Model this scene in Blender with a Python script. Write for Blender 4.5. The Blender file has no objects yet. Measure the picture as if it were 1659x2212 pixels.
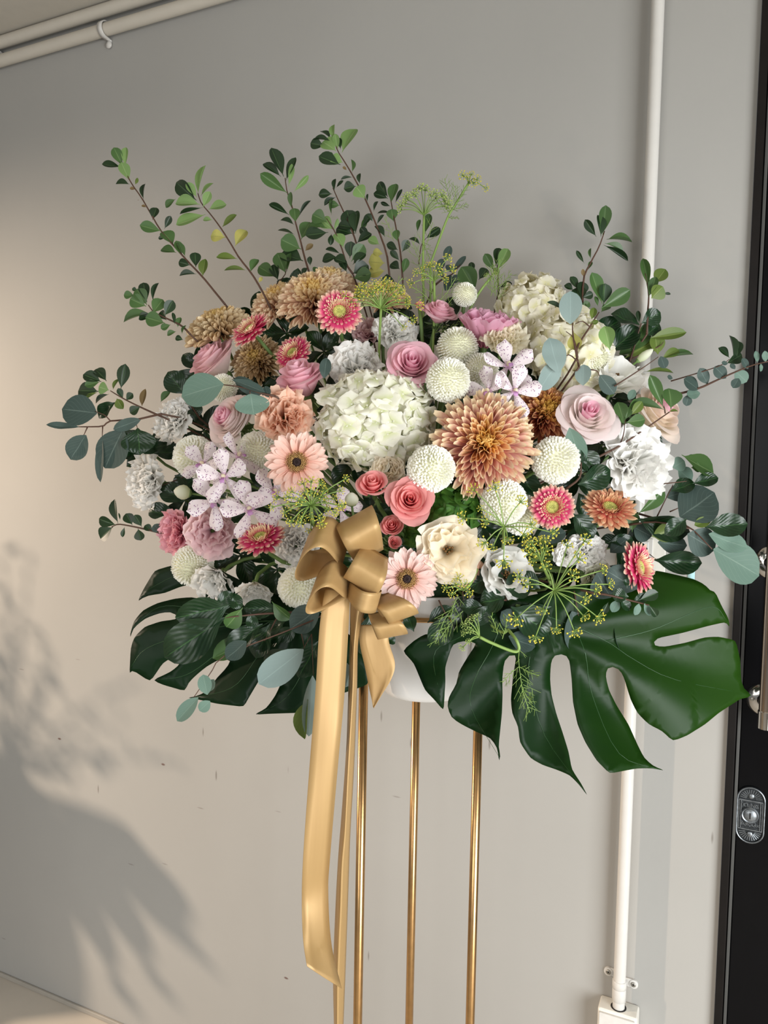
import bpy, bmesh, math, random
from mathutils import Vector, Matrix, noise

# ---------------------------------------------------------------- camera, world, lights
scene = bpy.context.scene
COL = scene.collection
IMG_W, IMG_H, FPX = 1659, 2212, 1650.0
YAW, PITCH, ROLL = math.radians(25.0), math.radians(3.5), 0.019
CAM = Vector((0.0, -1.65, 1.68))

fwd = Vector((-math.sin(YAW)*math.cos(PITCH), math.cos(YAW)*math.cos(PITCH), -math.sin(PITCH)))
right0 = fwd.cross(Vector((0, 0, 1))).normalized()
up0 = right0.cross(fwd).normalized()
RIGHT = right0*math.cos(ROLL) + up0*math.sin(ROLL)
UP = up0*math.cos(ROLL) - right0*math.sin(ROLL)
BACK = -fwd
cam_data = bpy.data.cameras.new('camera')
cam_data.sensor_fit = 'VERTICAL'
cam_data.sensor_height = 36.0
cam_data.lens = FPX/IMG_H*36.0
cam_data.clip_start = 0.05
cam = bpy.data.objects.new('camera', cam_data)
COL.objects.link(cam)
cam.matrix_world = Matrix(((RIGHT.x, UP.x, BACK.x, CAM.x), (RIGHT.y, UP.y, BACK.y, CAM.y),
                           (RIGHT.z, UP.z, BACK.z, CAM.z), (0, 0, 0, 1)))
scene.camera = cam

world = bpy.data.worlds.new('world')
scene.world = world
world.use_nodes = True
world.node_tree.nodes['Background'].inputs[0].default_value = (0.92, 0.95, 1.0, 1)
world.node_tree.nodes['Background'].inputs[1].default_value = 0.20

def area_light(name, loc, target, size, size_y, power, color):
    l = bpy.data.lights.new(name, 'AREA')
    l.shape = 'RECTANGLE'; l.size = size; l.size_y = size_y; l.energy = power; l.color = color
    o = bpy.data.objects.new(name, l); COL.objects.link(o)
    o.location = loc
    o.rotation_euler = (Vector(target)-Vector(loc)).to_track_quat('-Z', 'Y').to_euler()
    return o
# daylight entering through the shop front to the right of the camera
area_light('window_daylight', (1.75, -1.75, 1.05), (-0.7, -0.1, 0.35), 1.4, 1.7, 88, (0.95, 0.98, 1.0))
# added fill lamp behind the camera, lifts the shade on the flowers
area_light('added_front_fill', (-0.9, -4.3, 1.7), (-0.7, 0.0, 0.9), 2.2, 1.6, 36, (1.0, 0.985, 0.96))
# low warm sunbeam from a window on the left that throws a neighbouring plant's shadow on the wall
sp = bpy.data.lights.new('low_sunbeam', 'SPOT')
sp.energy = 640; sp.color = (1.0, 0.80, 0.62); sp.spot_size = math.radians(56); sp.spot_blend = 1.0
sp.shadow_soft_size = 0.03
spo = bpy.data.objects.new('low_sunbeam', sp); COL.objects.link(spo)
spo.location = (-4.3, -1.9, 2.38)
spo.rotation_euler = (Vector((-2.10, 0.0, 1.2))-Vector(spo.location)).to_track_quat('-Z', 'Y').to_euler()

vs = scene.view_settings
vs.view_transform = 'Standard'; vs.look = 'None'; vs.gamma = 1.0; vs.use_curve_mapping = False
vs.exposure = 0.20

# ---------------------------------------------------------------- helpers
rng = random.Random(7)

def V(px, py, d):
    """world point seen at photo pixel (px, py) at distance d along the view axis"""
    return CAM + fwd*d + RIGHT*((px-IMG_W/2)*d/FPX) + UP*((IMG_H/2-py)*d/FPX)

def W(px, py, y=0.0):
    """point of the wall plane (or a plane parallel to it) under a photo pixel"""
    r = fwd + RIGHT*((px-IMG_W/2)/FPX) + UP*((IMG_H/2-py)/FPX)
    return CAM + r*((y-CAM.y)/r.y)

def cdir(x, y, z):
    return (RIGHT*x + UP*y + BACK*z).normalized()

def lin(h):
    c = [int(h[i:i+2], 16)/255 for i in (0, 2, 4)]
    return tuple((x/12.92 if x <= 0.04045 else ((x+0.055)/1.055)**2.4) for x in c) + (1.0,)

def link(o, parent=None):
    COL.objects.link(o)
    if parent is not None:
        o.parent = parent
    return o

def tag(o, label=None, cat=None, group=None, kind=None):
    if label: o['label'] = label
    if cat: o['category'] = cat
    if group: o['group'] = group
    if kind: o['kind'] = kind
    return o

def empty(name, M):
    o = bpy.data.objects.new(name, None)
    o.empty_display_size = 0.05
    COL.objects.link(o)
    o.matrix_world = M
    o['_m'] = [x for r in M for x in r]
    return o

def rootM(o):
    v = list(o['_m'])
    return Matrix((v[0:4], v[4:8], v[8:12], v[12:16]))

def part(name, mesh, parent, M=None, mat=None, world_space=False, kind=None):
    o = bpy.data.objects.new(name, mesh)
    COL.objects.link(o)
    o.parent = parent
    if world_space:
        o.matrix_parent_inverse = rootM(parent).inverted()
    if M is not None:
        o.matrix_basis = M
    if mat is not None:
        if len(mesh.materials) == 0:
            mesh.materials.append(mat)
        if mesh.materials[0] is not mat:
            o.material_slots[0].link = 'OBJECT'
            o.material_slots[0].material = mat
    if kind: o['kind'] = kind
    return o

def mesh_from(name, verts, faces, mat=None, uvs=None, smooth=True):
    me = bpy.data.meshes.new(name)
    me.from_pydata([tuple(v) for v in verts], [], faces)
    if uvs is not None:
        uvl = me.uv_layers.new(name='UVMap')
        data = [0.0]*(2*len(me.loops))
        for i, lp in enumerate(me.loops):
            u = uvs[lp.vertex_index]
            data[2*i] = u[0]; data[2*i+1] = u[1]
        uvl.data.foreach_set('uv', data)
    if smooth:
        me.polygons.foreach_set('use_smooth', [True]*len(me.polygons))
    if mat is not None:
        me.materials.append(mat)
    me.update()
    return me

class MB:
    """collects geometry for one mesh"""
    def __init__(self): self.v, self.f, self.uv = [], [], []
    def grid(self, nu, nv, fn):
        b = len(self.v)
        for j in range(nv+1):
            for i in range(nu+1):
                u, v = i/nu, j/nv
                self.v.append(Vector(fn(u*2-1, v))); self.uv.append((u, v))
        for j in range(nv):
            for i in range(nu):
                a = b+j*(nu+1)+i
                self.f.append((a, a+1, a+nu+2, a+nu+1))
        return self
    def tube(self, pts, rad, n=6, caps=True):
        pts = [Vector(p) for p in pts]
        b = len(self.v); m = len(pts)
        if not hasattr(rad, '__len__'): rad = [rad]*m
        t0 = (pts[1]-pts[0]).normalized()
        ref = Vector((0, 0, 1)) if abs(t0.z) < 0.9 else Vector((1, 0, 0))
        x = t0.cross(ref).normalized()
        for k in range(m):
            t = (pts[min(k+1, m-1)]-pts[max(k-1, 0)]).normalized()
            x = (x - t*x.dot(t)).normalized(); y = t.cross(x)
            for i in range(n):
                a = 2*math.pi*i/n
                self.v.append(pts[k]+(x*math.cos(a)+y*math.sin(a))*rad[k]); self.uv.append((i/n, k/(m-1)))
        for k in range(m-1):
            for i in range(n):
                a = b+k*n+i; c = b+k*n+(i+1) % n
                self.f.append((a, c, c+n, a+n))
        if caps:
            self.f.append(tuple(b+i for i in reversed(range(n))))
            self.f.append(tuple(b+(m-1)*n+i for i in range(n)))
        return self
    def lathe(self, prof, n=32, M=None, close=False):
        b = len(self.v); m = len(prof); M = M or Matrix()
        for k, (r, z) in enumerate(prof):
            for i in range(n):
                a = 2*math.pi*i/n
                self.v.append(M @ Vector((r*math.cos(a), r*math.sin(a), z))); self.uv.append((i/n, k/(m-1)))
        for k in range(m-1):
            for i in range(n):
                a = b+k*n+i; c = b+k*n+(i+1) % n
                self.f.append((a, c, c+n, a+n))
        self.f.append(tuple(b+i for i in reversed(range(n))))
        self.f.append(tuple(b+(m-1)*n+i for i in range(n)))
        return self
    def box(self, lo, hi, bev=0.0, M=None):
        bm = bmesh.new()
        bmesh.ops.create_cube(bm, size=1)
        lo, hi = Vector(lo), Vector(hi)
        for v in bm.verts:
            v.co = Vector(((lo[k]+hi[k])/2+v.co[k]*(hi[k]-lo[k]) for k in range(3)))
        if bev > 0:
            bmesh.ops.bevel(bm, geom=list(bm.edges), offset=bev, segments=3, affect='EDGES', profile=0.6)
        return self.bm(bm, M)
    def ball(self, c, r, sub=1, sc=(1, 1, 1)):
        bm = bmesh.new()
        bmesh.ops.create_icosphere(bm, subdivisions=sub, radius=1)
        for v in bm.verts:
            v.co = Vector(c)+Vector((v.co[k]*r*sc[k] for k in range(3)))
        return self.bm(bm)
    def bm(self, bm, M=None):
        b = len(self.v)
        bm.verts.index_update()
        for v in bm.verts:
            self.v.append(M @ v.co if M else v.co.copy()); self.uv.append((0.5, 0.5))
        for f in bm.faces:
            self.f.append(tuple(b+v.index for v in f.verts))
        bm.free()
        return self
    def mesh(self, name, mat=None, smooth=True):
        return mesh_from(name, self.v, self.f, mat, self.uv, smooth)

def obj(name, mesh, mat=None):
    o = bpy.data.objects.new(name, mesh)
    COL.objects.link(o)
    if mat is not None: mesh.materials.append(mat)
    return o

def smooth_by_angle(me, deg=35):
    bm = bmesh.new(); bm.from_mesh(me)
    for e in bm.edges:
        if len(e.link_faces) == 2 and e.calc_face_angle(0) > math.radians(deg): e.smooth = False
    bm.to_mesh(me); bm.free()
    return me

def crom(pts, n):
    """Catmull-Rom resample of a list of tuples"""
    P = [Vector(p) for p in pts]
    if len(P) == 2: P = [P[0], P[0].lerp(P[1], 0.5), P[1]]
    out = []
    m = len(P)-1
    for k in range(n+1):
        t = k/n*m; i = min(int(t), m-1); f = t-i
        p0 = P[i-1] if i > 0 else P[0]*2-P[1]
        p1, p2 = P[i], P[i+1]
        p3 = P[i+2] if i+2 <= m else P[m]*2-P[m-1]
        out.append(0.5*((2*p1)+(p2-p0)*f+(2*p0-5*p1+4*p2-p3)*f*f+(3*p1-p0-3*p2+p3)*f**3))
    return out

# ---------------------------------------------------------------- materials
def nodes_of(m):
    m.use_nodes = True
    nt = m.node_tree
    return nt, nt.nodes, nt.links, nt.nodes['Principled BSDF']

def ramp(nt, stops, src):
    r = nt.nodes.new('ShaderNodeValToRGB')
    el = r.color_ramp.elements
    while len(el) < len(stops): el.new(0.5)
    for e, (p, c) in zip(el, stops):
        e.position = p; e.color = lin(c)
    nt.links.new(src, r.inputs[0])
    return r.outputs[0]

def petal_mat(name, stops, rough=0.55, trans=0.3, var=0.10, cross=None, vb=0.0, spots=None, gloss=0.3, streak=0.0):
    """petal or leaf: colour runs along the length (UV v), slight change from piece to piece"""
    m = bpy.data.materials.new(name)
    nt, N, L, bs = nodes_of(m)
    uv = N.new('ShaderNodeTexCoord'); sep = N.new('ShaderNodeSeparateXYZ')
    L.new(uv.outputs['UV'], sep.inputs[0])
    nz = N.new('ShaderNodeTexNoise'); nz.inputs['Scale'].default_value = 9
    L.new(uv.outputs['UV'], nz.inputs['Vector'])
    ad = N.new('ShaderNodeMath'); ad.operation = 'MULTIPLY_ADD'
    L.new(nz.outputs[0], ad.inputs[0]); ad.inputs[1].default_value = 0.16
    sh = N.new('ShaderNodeMath'); sh.operation = 'SUBTRACT'; L.new(sep.outputs[1], sh.inputs[0]); sh.inputs[1].default_value = 0.08
    L.new(sh.outputs[0], ad.inputs[2])
    col = ramp(nt, stops, ad.outputs[0])
    if cross:      # midrib and side veins
        c2, wid, veins = cross
        a = N.new('ShaderNodeMath'); a.operation = 'SUBTRACT'; L.new(sep.outputs[0], a.inputs[0]); a.inputs[1].default_value = 0.5
        b = N.new('ShaderNodeMath'); b.operation = 'ABSOLUTE'; L.new(a.outputs[0], b.inputs[0])
        mr = N.new('ShaderNodeMapRange'); L.new(b.outputs[0], mr.inputs[0])
        mr.inputs[1].default_value = 0; mr.inputs[2].default_value = wid; mr.inputs[3].default_value = 0.75; mr.inputs[4].default_value = 0
        fac = mr.outputs[0]
        if veins:
            k = N.new('ShaderNodeMath'); k.operation = 'MULTIPLY_ADD'; L.new(b.outputs[0], k.inputs[0]); k.inputs[1].default_value = -1.0
            L.new(sep.outputs[1], k.inputs[2])
            s = N.new('ShaderNodeMath'); s.operation = 'MULTIPLY'; L.new(k.outputs[0], s.inputs[0]); s.inputs[1].default_value = 2*math.pi*7
            s2 = N.new('ShaderNodeMath'); s2.operation = 'SINE'; L.new(s.outputs[0], s2.inputs[0])
            m2 = N.new('ShaderNodeMapRange'); L.new(s2.outputs[0], m2.inputs[0])
            m2.inputs[1].default_value = 0.9; m2.inputs[2].default_value = 1.0; m2.inputs[3].default_value = 0; m2.inputs[4].default_value = veins
            mx = N.new('ShaderNodeMath'); mx.operation = 'MAXIMUM'; L.new(fac, mx.inputs[0]); L.new(m2.outputs[0], mx.inputs[1])
            fac = mx.outputs[0]
            if vb:
                bp = N.new('ShaderNodeBump'); bp.inputs['Strength'].default_value = vb; bp.inputs['Distance'].default_value = 0.002
                L.new(s2.outputs[0], bp.inputs['Height']); L.new(bp.outputs[0], bs.inputs['Normal'])
        mix = N.new('ShaderNodeMixRGB'); L.new(fac, mix.inputs[0]); L.new(col, mix.inputs[1]); mix.inputs[2].default_value = lin(c2)
        col = mix.outputs[0]
    if streak:
        mp = N.new('ShaderNodeMapping'); mp.inputs['Scale'].default_value = (14, 0.7, 1); L.new(uv.outputs['UV'], mp.inputs[0])
        n3 = N.new('ShaderNodeTexNoise'); n3.inputs['Scale'].default_value = 1.0; L.new(mp.outputs[0], n3.inputs['Vector'])
        bp = N.new('ShaderNodeBump'); bp.inputs['Strength'].default_value = streak; bp.inputs['Distance'].default_value = 0.003
        L.new(n3.outputs[0], bp.inputs['Height']); L.new(bp.outputs[0], bs.inputs['Normal'])
    if spots:
        c2, scale, thr = spots
        mp = N.new('ShaderNodeMapping'); mp.inputs['Scale'].default_value = (0.6, 1.0, 1); L.new(uv.outputs['UV'], mp.inputs[0])
        vo = N.new('ShaderNodeTexVoronoi'); vo.inputs['Scale'].default_value = scale; L.new(mp.outputs[0], vo.inputs['Vector'])
        oi2 = N.new('ShaderNodeObjectInfo')
        mr = N.new('ShaderNodeMapRange'); L.new(vo.outputs['Distance'], mr.inputs[0])
        mr.inputs[1].default_value = thr*0.75; mr.inputs[2].default_value = thr; mr.inputs[3].default_value = 0.9; mr.inputs[4].default_value = 0
        mix = N.new('ShaderNodeMixRGB'); L.new(mr.outputs[0], mix.inputs[0]); L.new(col, mix.inputs[1]); mix.inputs[2].default_value = lin(c2)
        col = mix.outputs[0]
    if var:
        oi = N.new('ShaderNodeObjectInfo')
        mr = N.new('ShaderNodeMapRange'); L.new(oi.outputs['Random'], mr.inputs[0])
        mr.inputs[3].default_value = 1-var; mr.inputs[4].default_value = 1+var
        hs = N.new('ShaderNodeHueSaturation'); L.new(mr.outputs[0], hs.inputs['Value']); L.new(col, hs.inputs['Color'])
        col = hs.outputs[0]
    L.new(col, bs.inputs['Base Color'])
    bs.inputs['Roughness'].default_value = rough
    bs.inputs['Specular IOR Level'].default_value = gloss
    if trans > 0:
        tr = N.new('ShaderNodeBsdfTranslucent'); L.new(col, tr.inputs[0])
        mx = N.new('ShaderNodeMixShader'); mx.inputs[0].default_value = trans
        L.new(bs.outputs[0], mx.inputs[1]); L.new(tr.outputs[0], mx.inputs[2])
        L.new(mx.outputs[0], N['Material Output'].inputs[0])
    return m

def plain_mat(name, c, rough=0.5, metal=0.0, spec=0.5, noise_amt=0.0, nscale=30, coat=0.0, bump=0.0, bscale=200):
    m = bpy.data.materials.new(name)
    nt, N, L, bs = nodes_of(m)
    bs.inputs['Roughness'].default_value = rough; bs.inputs['Metallic'].default_value = metal
    bs.inputs['Specular IOR Level'].default_value = spec; bs.inputs['Coat Weight'].default_value = coat
    tc = N.new('ShaderNodeTexCoord')
    nz = N.new('ShaderNodeTexNoise'); nz.inputs['Scale'].default_value = nscale; nz.inputs['Detail'].default_value = 4
    L.new(tc.outputs['Object'], nz.inputs['Vector'])
    mr = N.new('ShaderNodeMapRange'); L.new(nz.outputs[0], mr.inputs[0])
    mr.inputs[1].default_value = 0.3; mr.inputs[2].default_value = 0.7
    mr.inputs[3].default_value = 1-noise_amt; mr.inputs[4].default_value = 1+noise_amt
    hs = N.new('ShaderNodeHueSaturation'); hs.inputs['Color'].default_value = lin(c); L.new(mr.outputs[0], hs.inputs['Value'])
    L.new(hs.outputs[0], bs.inputs['Base Color'])
    if bump:
        n2 = N.new('ShaderNodeTexNoise'); n2.inputs['Scale'].default_value = bscale; L.new(tc.outputs['Object'], n2.inputs['Vector'])
        bp = N.new('ShaderNodeBump'); bp.inputs['Strength'].default_value = bump; bp.inputs['Distance'].default_value = 0.001
        L.new(n2.outputs[0], bp.inputs['Height']); L.new(bp.outputs[0], bs.inputs['Normal'])
    return m

def wall_mat():
    m = bpy.data.materials.new('painted_wall')
    nt, N, L, bs = nodes_of(m)
    bs.inputs['Roughness'].default_value = 0.75; bs.inputs['Specular IOR Level'].default_value = 0.25
    tc = N.new('ShaderNodeTexCoord')
    n1 = N.new('ShaderNodeTexNoise'); n1.inputs['Scale'].default_value = 1.6; n1.inputs['Detail'].default_value = 5
    L.new(tc.outputs['Object'], n1.inputs['Vector'])
    base = ramp(nt, [(0.3, '9e9c97'), (0.7, 'a4a29d')], n1.outputs[0])
    # scuff marks: thin dark strokes, sparse and only low on the wall
    def scuff(scale, rot, thr, lo, col, prev, seed, ntx=0.58):
        mp = N.new('ShaderNodeMapping'); mp.inputs['Scale'].default_value = scale; mp.inputs['Rotation'].default_value = (0, rot, 0)
        mp.inputs['Location'].default_value = (seed, seed*1.7, seed*0.3)
        L.new(tc.outputs['Object'], mp.inputs[0])
        vo = N.new('ShaderNodeTexVoronoi'); vo.inputs['Scale'].default_value = 1.0; L.new(mp.outputs[0], vo.inputs['Vector'])
        a = N.new('ShaderNodeMapRange'); L.new(vo.outputs['Distance'], a.inputs[0])
        a.inputs[1].default_value = thr*0.5; a.inputs[2].default_value = thr; a.inputs[3].default_value = 1; a.inputs[4].default_value = 0
        sepc = N.new('ShaderNodeSeparateColor'); L.new(vo.outputs['Color'], sepc.inputs[0])
        b = N.new('ShaderNodeMath'); b.operation = 'GREATER_THAN'; L.new(sepc.outputs[0], b.inputs[0]); b.inputs[1].default_value = ntx
        c = N.new('ShaderNodeMath'); c.operation = 'MULTIPLY'; L.new(a.outputs[0], c.inputs[0]); L.new(b.outputs[0], c.inputs[1])
        d = N.new('ShaderNodeMath'); d.operation = 'MULTIPLY'; L.new(c.outputs[0], d.inputs[0]); d.inputs[1].default_value = lo
        mx = N.new('ShaderNodeMixRGB'); L.new(d.outputs[0], mx.inputs[0]); L.new(prev, mx.inputs[1]); mx.inputs[2].default_value = lin(col)
        return mx.outputs[0]
    sp2 = N.new('ShaderNodeSeparateXYZ'); L.new(tc.outputs['Object'], sp2.inputs[0])
    clean = base
    c = scuff((26, 26, 5.0), 0.10, 0.085, 0.6, '5f574f', base, 3.1, 0.80)
    c = scuff((7, 24, 40), 0.15, 0.10, 0.45, '6a625a', c, 11.7, 0.93)
    c = scuff((10, 24, 22), 0.1, 0.085, 0.8, '5c3a30', c, 23.5, 0.965)
    msk = N.new('ShaderNodeMapRange'); L.new(sp2.outputs[2], msk.inputs[0])
    msk.inputs[1].default_value = 1.0; msk.inputs[2].default_value = 1.45; msk.inputs[3].default_value = 1; msk.inputs[4].default_value = 0
    mx = N.new('ShaderNodeMixRGB'); L.new(msk.outputs[0], mx.inputs[0]); L.new(clean, mx.inputs[1]); L.new(c, mx.inputs[2])
    L.new(mx.outputs[0], bs.inputs['Base Color'])
    n2 = N.new('ShaderNodeTexNoise'); n2.inputs['Scale'].default_value = 90; L.new(tc.outputs['Object'], n2.inputs['Vector'])
    bp = N.new('ShaderNodeBump'); bp.inputs['Strength'].default_value = 0.06; bp.inputs['Distance'].default_value = 0.002
    L.new(n2.outputs[0], bp.inputs['Height']); L.new(bp.outputs[0], bs.inputs['Normal'])
    return m

M_WALL = wall_mat()
M_CEIL = plain_mat('ceiling_paint', 'b9b3a7', 0.8, noise_amt=0.02)
M_FLOOR = plain_mat('beige_floor', 'c2b9ac', 0.45, noise_amt=0.05, nscale=6)
M_TRIM = plain_mat('grey_skirting', '9e988e', 0.6, noise_amt=0.04)
M_CONDUIT = plain_mat('painted_conduit', 'c0b9ac', 0.45, noise_amt=0.02)
M_PIPE = plain_mat('white_conduit', 'cbc8c2', 0.32, noise_amt=0.02)
M_BOXP = plain_mat('white_box_plastic', 'dcd8ce', 0.45, noise_amt=0.08, nscale=40)
M_GRIME = plain_mat('grey_box_cover', 'cfcdc8', 0.5, noise_amt=0.06, nscale=50)
M_SCREW = plain_mat('screw_metal', 'a9a59c', 0.35, 0.8)
M_DARK = plain_mat('dark_recess', '14110f', 0.8)
M_DFRAME = plain_mat('dark_brown_frame', '120e0c', 0.45, spec=0.2, noise_amt=0.2, nscale=25)
M_DOOR = plain_mat('black_gloss_door', '060608', 0.22, spec=0.15, noise_amt=0.1)
M_SEAL = plain_mat('grey_seal', '4c4b48', 0.5)
M_STEEL = plain_mat('polished_steel', 'c9c4bd', 0.12, 1.0)
M_STEEL_REFL = plain_mat('steel_brown_reflection', 'b8a898', 0.15, 1.0)  # handle bar steel with its brown reflections mixed into the base colour
M_PEWDK = plain_mat('pewter_ground', '2c2f31', 0.5, 0.6, noise_amt=0.2, nscale=160)
M_PEWTER = plain_mat('antique_pewter', '83878a', 0.38, 0.85, noise_amt=0.25, nscale=160)
M_TAPE = plain_mat('pale_blue_tape', 'a9d2d8', 0.6)
M_POT = plain_mat('white_pot', 'e6e4e0', 0.42, noise_amt=0.015)
M_GOLD = plain_mat('gold_rod', 'c49c6a', 0.28, 1.0, noise_amt=0.08, nscale=60)
M_FOAM = plain_mat('floral_foam', '1f3a1f', 0.95, noise_amt=0.2)

def satin():
    m = bpy.data.materials.new('gold_satin')
    nt, N, L, bs = nodes_of(m)
    uv = N.new('ShaderNodeTexCoord')
    nz = N.new('ShaderNodeTexNoise'); nz.inputs['Scale'].default_value = 3; L.new(uv.outputs['UV'], nz.inputs['Vector'])
    col = ramp(nt, [(0.3, 'ab8a5a'), (0.7, 'b49362')], nz.outputs[0])
    L.new(col, bs.inputs['Base Color'])
    bs.inputs['Metallic'].default_value = 0.22; bs.inputs['Roughness'].default_value = 0.44; bs.inputs['Specular IOR Level'].default_value = 0.35
    bs.inputs['Anisotropic'].default_value = 0.5
    return m
M_SATIN = satin()

# leaves
LEAF = {
 'd': petal_mat('leaf_dark', [(0, '263c22'), (1, '1f341c')], 0.38, 0.14, 0.18, ('5c7a4c', 0.03, 0), gloss=0.45),
 'm': petal_mat('leaf_mid', [(0, '4d6a39'), (1, '456436')], 0.4, 0.25, 0.15, ('7d9663', 0.035, 0), gloss=0.45),
 'l': petal_mat('leaf_light', [(0, '86a565'), (1, '7d9e5e')], 0.5, 0.35, 0.12, ('a9bf88', 0.04, 0), gloss=0.35),
 'y': petal_mat('leaf_yellowing', [(0, 'a9a862'), (0.6, 'bdb764'), (1, '9a9a55')], 0.5, 0.35, 0.1, ('8b8a52', 0.04, 0.2)),
 'o': petal_mat('leaf_olive', [(0, '6b7a3c'), (1, '59702f')], 0.42, 0.28, 0.15, ('93a060', 0.035, 0.15)),
 's': petal_mat('leaf_slate', [(0, '45554f'), (1, '3d4e48')], 0.55, 0.12, 0.12, ('75867d', 0.025, 0.2)),
 'b': petal_mat('leaf_silver_blue', [(0, '8c9e99'), (1, '849793')], 0.65, 0.15, 0.08, ('9bb0ab', 0.025, 0.1)),
 'g': petal_mat('leaf_grey_green', [(0, '6a8375'), (1, '647e70')], 0.55, 0.15, 0.1, ('8ba091', 0.02, 0.2)),
 'k': petal_mat('leaf_glossy', [(0, '17321a'), (1, '132d14')], 0.32, 0.12, 0.15, ('3f6634', 0.025, 0.15), vb=0.12, gloss=0.5),
 'n': petal_mat('leaf_brown', [(0, '6e5a3a'), (1, '7f6c48')], 0.6, 0.2, 0.1),
}
M_STEM = plain_mat('green_stem', '5f7a3f', 0.5, noise_amt=0.1)
M_TWIG = plain_mat('brown_twig', '4f3527', 0.6, noise_amt=0.15, nscale=80)
M_MONST = petal_mat('monstera_leaf', [(0, '08230b'), (0.45, '0a2607'), (1, '1d3c06')], 0.42, 0.08, 0.05, gloss=0.18)  # right end lighter and yellower: backlight painted into the ramp
M_MONSTV = plain_mat('monstera_vein', '1d421a', 0.4)
M_FENST = plain_mat('fennel_stem', '7f9a4e', 0.5, noise_amt=0.1)
M_FENY = plain_mat('fennel_floret', 'c9bf45', 0.6, noise_amt=0.2, nscale=300)
M_FENG = plain_mat('fennel_floret_green', 'aebf6a', 0.6, noise_amt=0.2, nscale=300)

# petals
PM = {
 'rose_pink': petal_mat('rose_pink', [(0, 'f3c4d1'), (0.75, 'f8d0da'), (1, 'f6c8d4')], 0.55, 0.4, 0.04),
 'rose_blush': petal_mat('rose_blush', [(0, 'fbf1ea'), (0.7, 'fdf5f0'), (1, 'fae9e8')], 0.55, 0.4, 0.03),
 'rose_pale': petal_mat('rose_pale', [(0, 'f4e8de'), (0.6, 'f6e4e0'), (1, 'f0c8d2')], 0.55, 0.4, 0.04),
 'rose_heart': petal_mat('rose_pink_heart', [(0, 'e988ab'), (0.6, 'f4b2ca'), (1, 'f8d0dc')], 0.55, 0.4, 0.04),
 'rose_coral': petal_mat('rose_coral', [(0, 'ec8085'), (0.7, 'f49c9c'), (1, 'f7b2ae')], 0.5, 0.4, 0.04),
 'rose_cream': petal_mat('rose_cream', [(0, 'f8ecd6'), (0.7, 'fcf1e0'), (1, 'fbe8dc')], 0.55, 0.4, 0.03),
 'white': petal_mat('petal_white', [(0, 'f3f1de'), (0.5, 'fcfbf6'), (1, 'fffefb')], 0.6, 0.4, 0.03),
 'ivory': petal_mat('petal_ivory', [(0, 'f3e9bf'), (0.5, 'fcf4d8'), (1, 'fef8e4')], 0.6, 0.4, 0.03),
 'cream': petal_mat('petal_cream', [(0, 'f6e7c4'), (0.5, 'fdf2da'), (1, 'fff7e6')], 0.6, 0.4, 0.03),
 'peach': petal_mat('petal_peach', [(0, 'f0b090'), (0.6, 'fad0b4'), (1, 'fddcc6')], 0.6, 0.4, 0.04),
 'pink': petal_mat('petal_pink', [(0, 'e68fa3'), (0.6, 'f3adbd'), (1, 'f8c4ce')], 0.6, 0.4, 0.04),
 'orchid_pink': petal_mat('petal_cool_pink', [(0, 'e59ab4'), (0.6, 'efb2ca'), (1, 'f3c2d8')], 0.6, 0.4, 0.04),
 'dusty': petal_mat('petal_dusty_pink', [(0, 'e8c0c6'), (0.6, 'f0d0d3'), (1, 'f3d9da')], 0.6, 0.4, 0.04),
 'greenwhite': petal_mat('petal_green_white', [(0, 'cfdba6'), (0.6, 'eef0dc'), (1, 'f4f4e8')], 0.6, 0.4, 0.03),
 'hyd': petal_mat('hydrangea_white', [(0, 'dfe4b4'), (0.4, 'f6f5e4'), (1, 'fcfaf0')], 0.6, 0.4, 0.05),
 'hyd_cream': petal_mat('hydrangea_cream', [(0, 'eae6b4'), (0.4, 'f9f5e0'), (1, 'fdf9ec')], 0.6, 0.4, 0.05),
 'hyd_green': petal_mat('hydrangea_green', [(0, '6a9a3c'), (0.5, '4f7d30'), (1, '3e6b2a')], 0.5, 0.25, 0.15),
 'pom': petal_mat('pompom_white', [(0, 'e6e6c8'), (0.5, 'f4f3e4'), (1, 'fbfaf2')], 0.65, 0.2, 0.02),
 'gerb': petal_mat('gerbera_peach', [(0, 'f0ab92'), (0.4, 'f8cbb9'), (1, 'fbdccf')], 0.55, 0.25, 0.04, streak=0.5),
 'gerb2': petal_mat('gerbera_blush', [(0, 'efb4a6'), (0.4, 'f6d2c8'), (1, 'fae2db')], 0.55, 0.25, 0.04, streak=0.5),
 'mini_out': petal_mat('mini_gerbera_pink', [(0, 'd62f66'), (0.68, 'e04c7c'), (0.88, 'efb6a4'), (1, 'f8e8c8')], 0.5, 0.2, 0.08, streak=0.5),
 'mini_in': petal_mat('mini_gerbera_inner', [(0, 'cf5f6c'), (0.4, 'e59a8c'), (0.8, 'f4dcb4'), (1, 'f8ebca')], 0.55, 0.2, 0.08),
 'mini_out_b': petal_mat('mini_gerbera_bronze', [(0, 'cf4a64'), (0.4, 'd9735f'), (0.8, 'e3a57e'), (1, 'efd2a8')], 0.5, 0.2, 0.08, streak=0.5),
 'mini_in_b': petal_mat('mini_gerbera_bronze_inner', [(0, 'b8573f'), (0.5, 'd08a62'), (1, 'e6c193')], 0.55, 0.2, 0.08),
 'orchid': petal_mat('orchid_spotted', [(0, 'd7a3cf'), (0.22, 'f1e4e8'), (1, 'f6edef')], 0.5, 0.25, 0.03, spots=('84447f', 13, 0.32)),
 'orchid_lip': petal_mat('orchid_lip', [(0, 'b56fae'), (1, 'c79ac8')], 0.45, 0.2, 0.05),
}
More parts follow.
